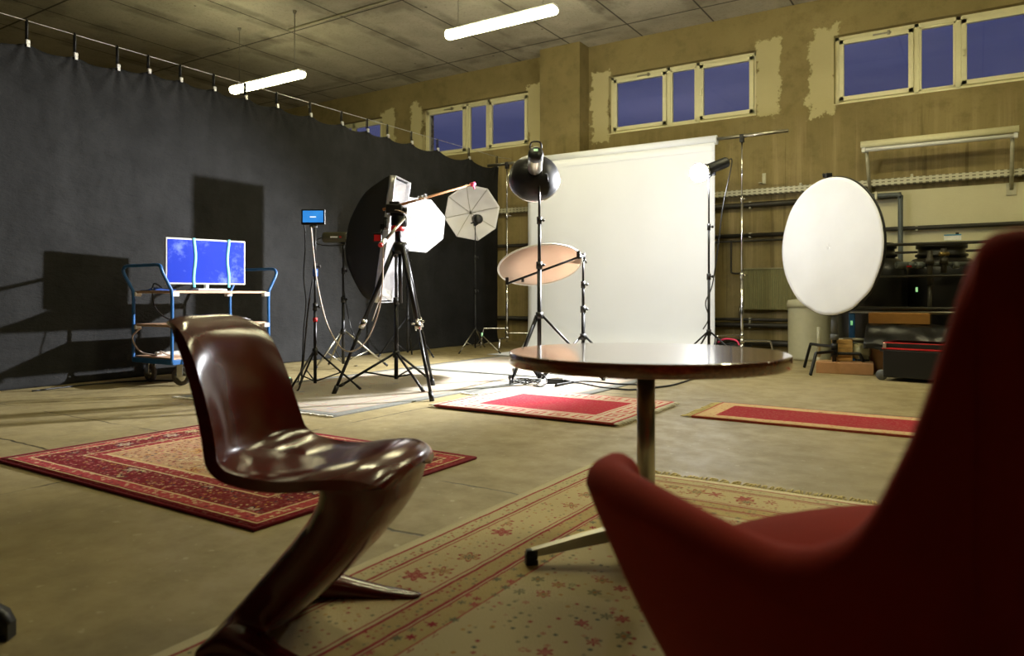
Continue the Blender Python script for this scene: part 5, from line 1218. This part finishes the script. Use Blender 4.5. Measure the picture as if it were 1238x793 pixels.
def cush(u, v):
    a = u * 2 * PI; c_, s_ = math.cos(a), math.sin(a); p = 2.6
    cx_, cy_ = math.copysign(abs(c_) ** (2 / p), c_), math.copysign(abs(s_) ** (2 / p), s_)
    if v < .5: f = v * 2; rr, z = f ** .7 * .95, .415 - .0 + .045 * (1 - f * f)
    elif v < .75: f = (v - .5) * 4; rr, z = .95 + .05 * math.sin(f * PI / 2), .415 - .04 * (1 - math.cos(f * PI / 2))
    else: f = (v - .75) * 4; rr, z = 1.0 - .10 * f, .375 - .13 * f
    return Vector((.04 + .27 * rr * cx_, .275 * rr * cy_, z + .02))
b = MB(); b.grid(cush, 48, 30, closeu=True); b.build('seat_cushion', REDM, arm, local=True)
b = MB(); b.lathe([(0, .235), (.19, .235), (.20, .215), (.16, .17), (.05, .15), (0, .15)], (0, 0, 0), UP, 30); b.build('under_pan', M['black_plastic'], arm, local=True)
b = MB(); b.tube([(0, 0, .06), (0, 0, .17)], .028, 16); b.build('post', M['steel'], arm, local=True)
for k in range(4):
    a = k * PI / 2 + .62; d = Vector((math.cos(a), math.sin(a), 0)); sd_ = Vector((-d.y, d.x, 0))
    b = MB(); b.loft([[d * r_ + sd_ * w * c_ + UP * (h + hh * s_) for c_, s_ in ((1, 1), (-1, 1), (-1, -1), (1, -1))] for r_, w, h, hh in ((.02, .018, .085, .022), (.18, .016, .055, .016), (.30, .013, .03, .012))]); lg = b.build('foot', M['steel'], arm, local=True)
    b = MB(); b.box(d * .30 + UP * .02, (.03, .03, .04), a, bev=.004); b.build('foot_cap', M['black_plastic'], lg, local=True)

# ================================================================== WORLD, CAMERA, VIEW
w = bpy.data.worlds.new('dusk'); scene.world = w; w.use_nodes = True
nt = w.node_tree; bg = nt.nodes['Background']
tcn = nt.nodes.new('ShaderNodeTexCoord'); nz_ = nt.nodes.new('ShaderNodeTexNoise'); mp = nt.nodes.new('ShaderNodeMapping'); mp.inputs['Scale'].default_value = (2, 2, 14)
nz_.inputs['Scale'].default_value = 1.2; cr = nt.nodes.new('ShaderNodeValToRGB')
cr.color_ramp.elements[0].position = .35; cr.color_ramp.elements[0].color = lin(62, 66, 102); cr.color_ramp.elements[1].position = .7; cr.color_ramp.elements[1].color = lin(88, 90, 126)
nt.links.new(tcn.outputs['Generated'], mp.inputs[0]); nt.links.new(mp.outputs[0], nz_.inputs['Vector']); nt.links.new(nz_.outputs['Fac'], cr.inputs[0]); nt.links.new(cr.outputs[0], bg.inputs[0])
bg.inputs[1].default_value = 1.0

cam = bpy.data.cameras.new('camera'); co = bpy.data.objects.new('camera', cam); COL.objects.link(co)
co.location = (0, 0, CAMH); co.rotation_euler = (PI / 2, 0, TH)
cam.sensor_fit = 'HORIZONTAL'; cam.sensor_width = 36.0; cam.lens = 36.0 * FPX / 1238.0
cam.shift_y = -(396.5 - HY) / 1238.0
cam.clip_start = .05; cam.clip_end = 100
cam.dof.use_dof = True; cam.dof.focus_distance = 5.0; cam.dof.aperture_fstop = 3.2
scene.camera = co
vs_ = scene.view_settings
vs_.view_transform = 'Standard'; vs_.look = 'None'; vs_.gamma = 1.0; vs_.use_curve_mapping = False; vs_.exposure = 0.0
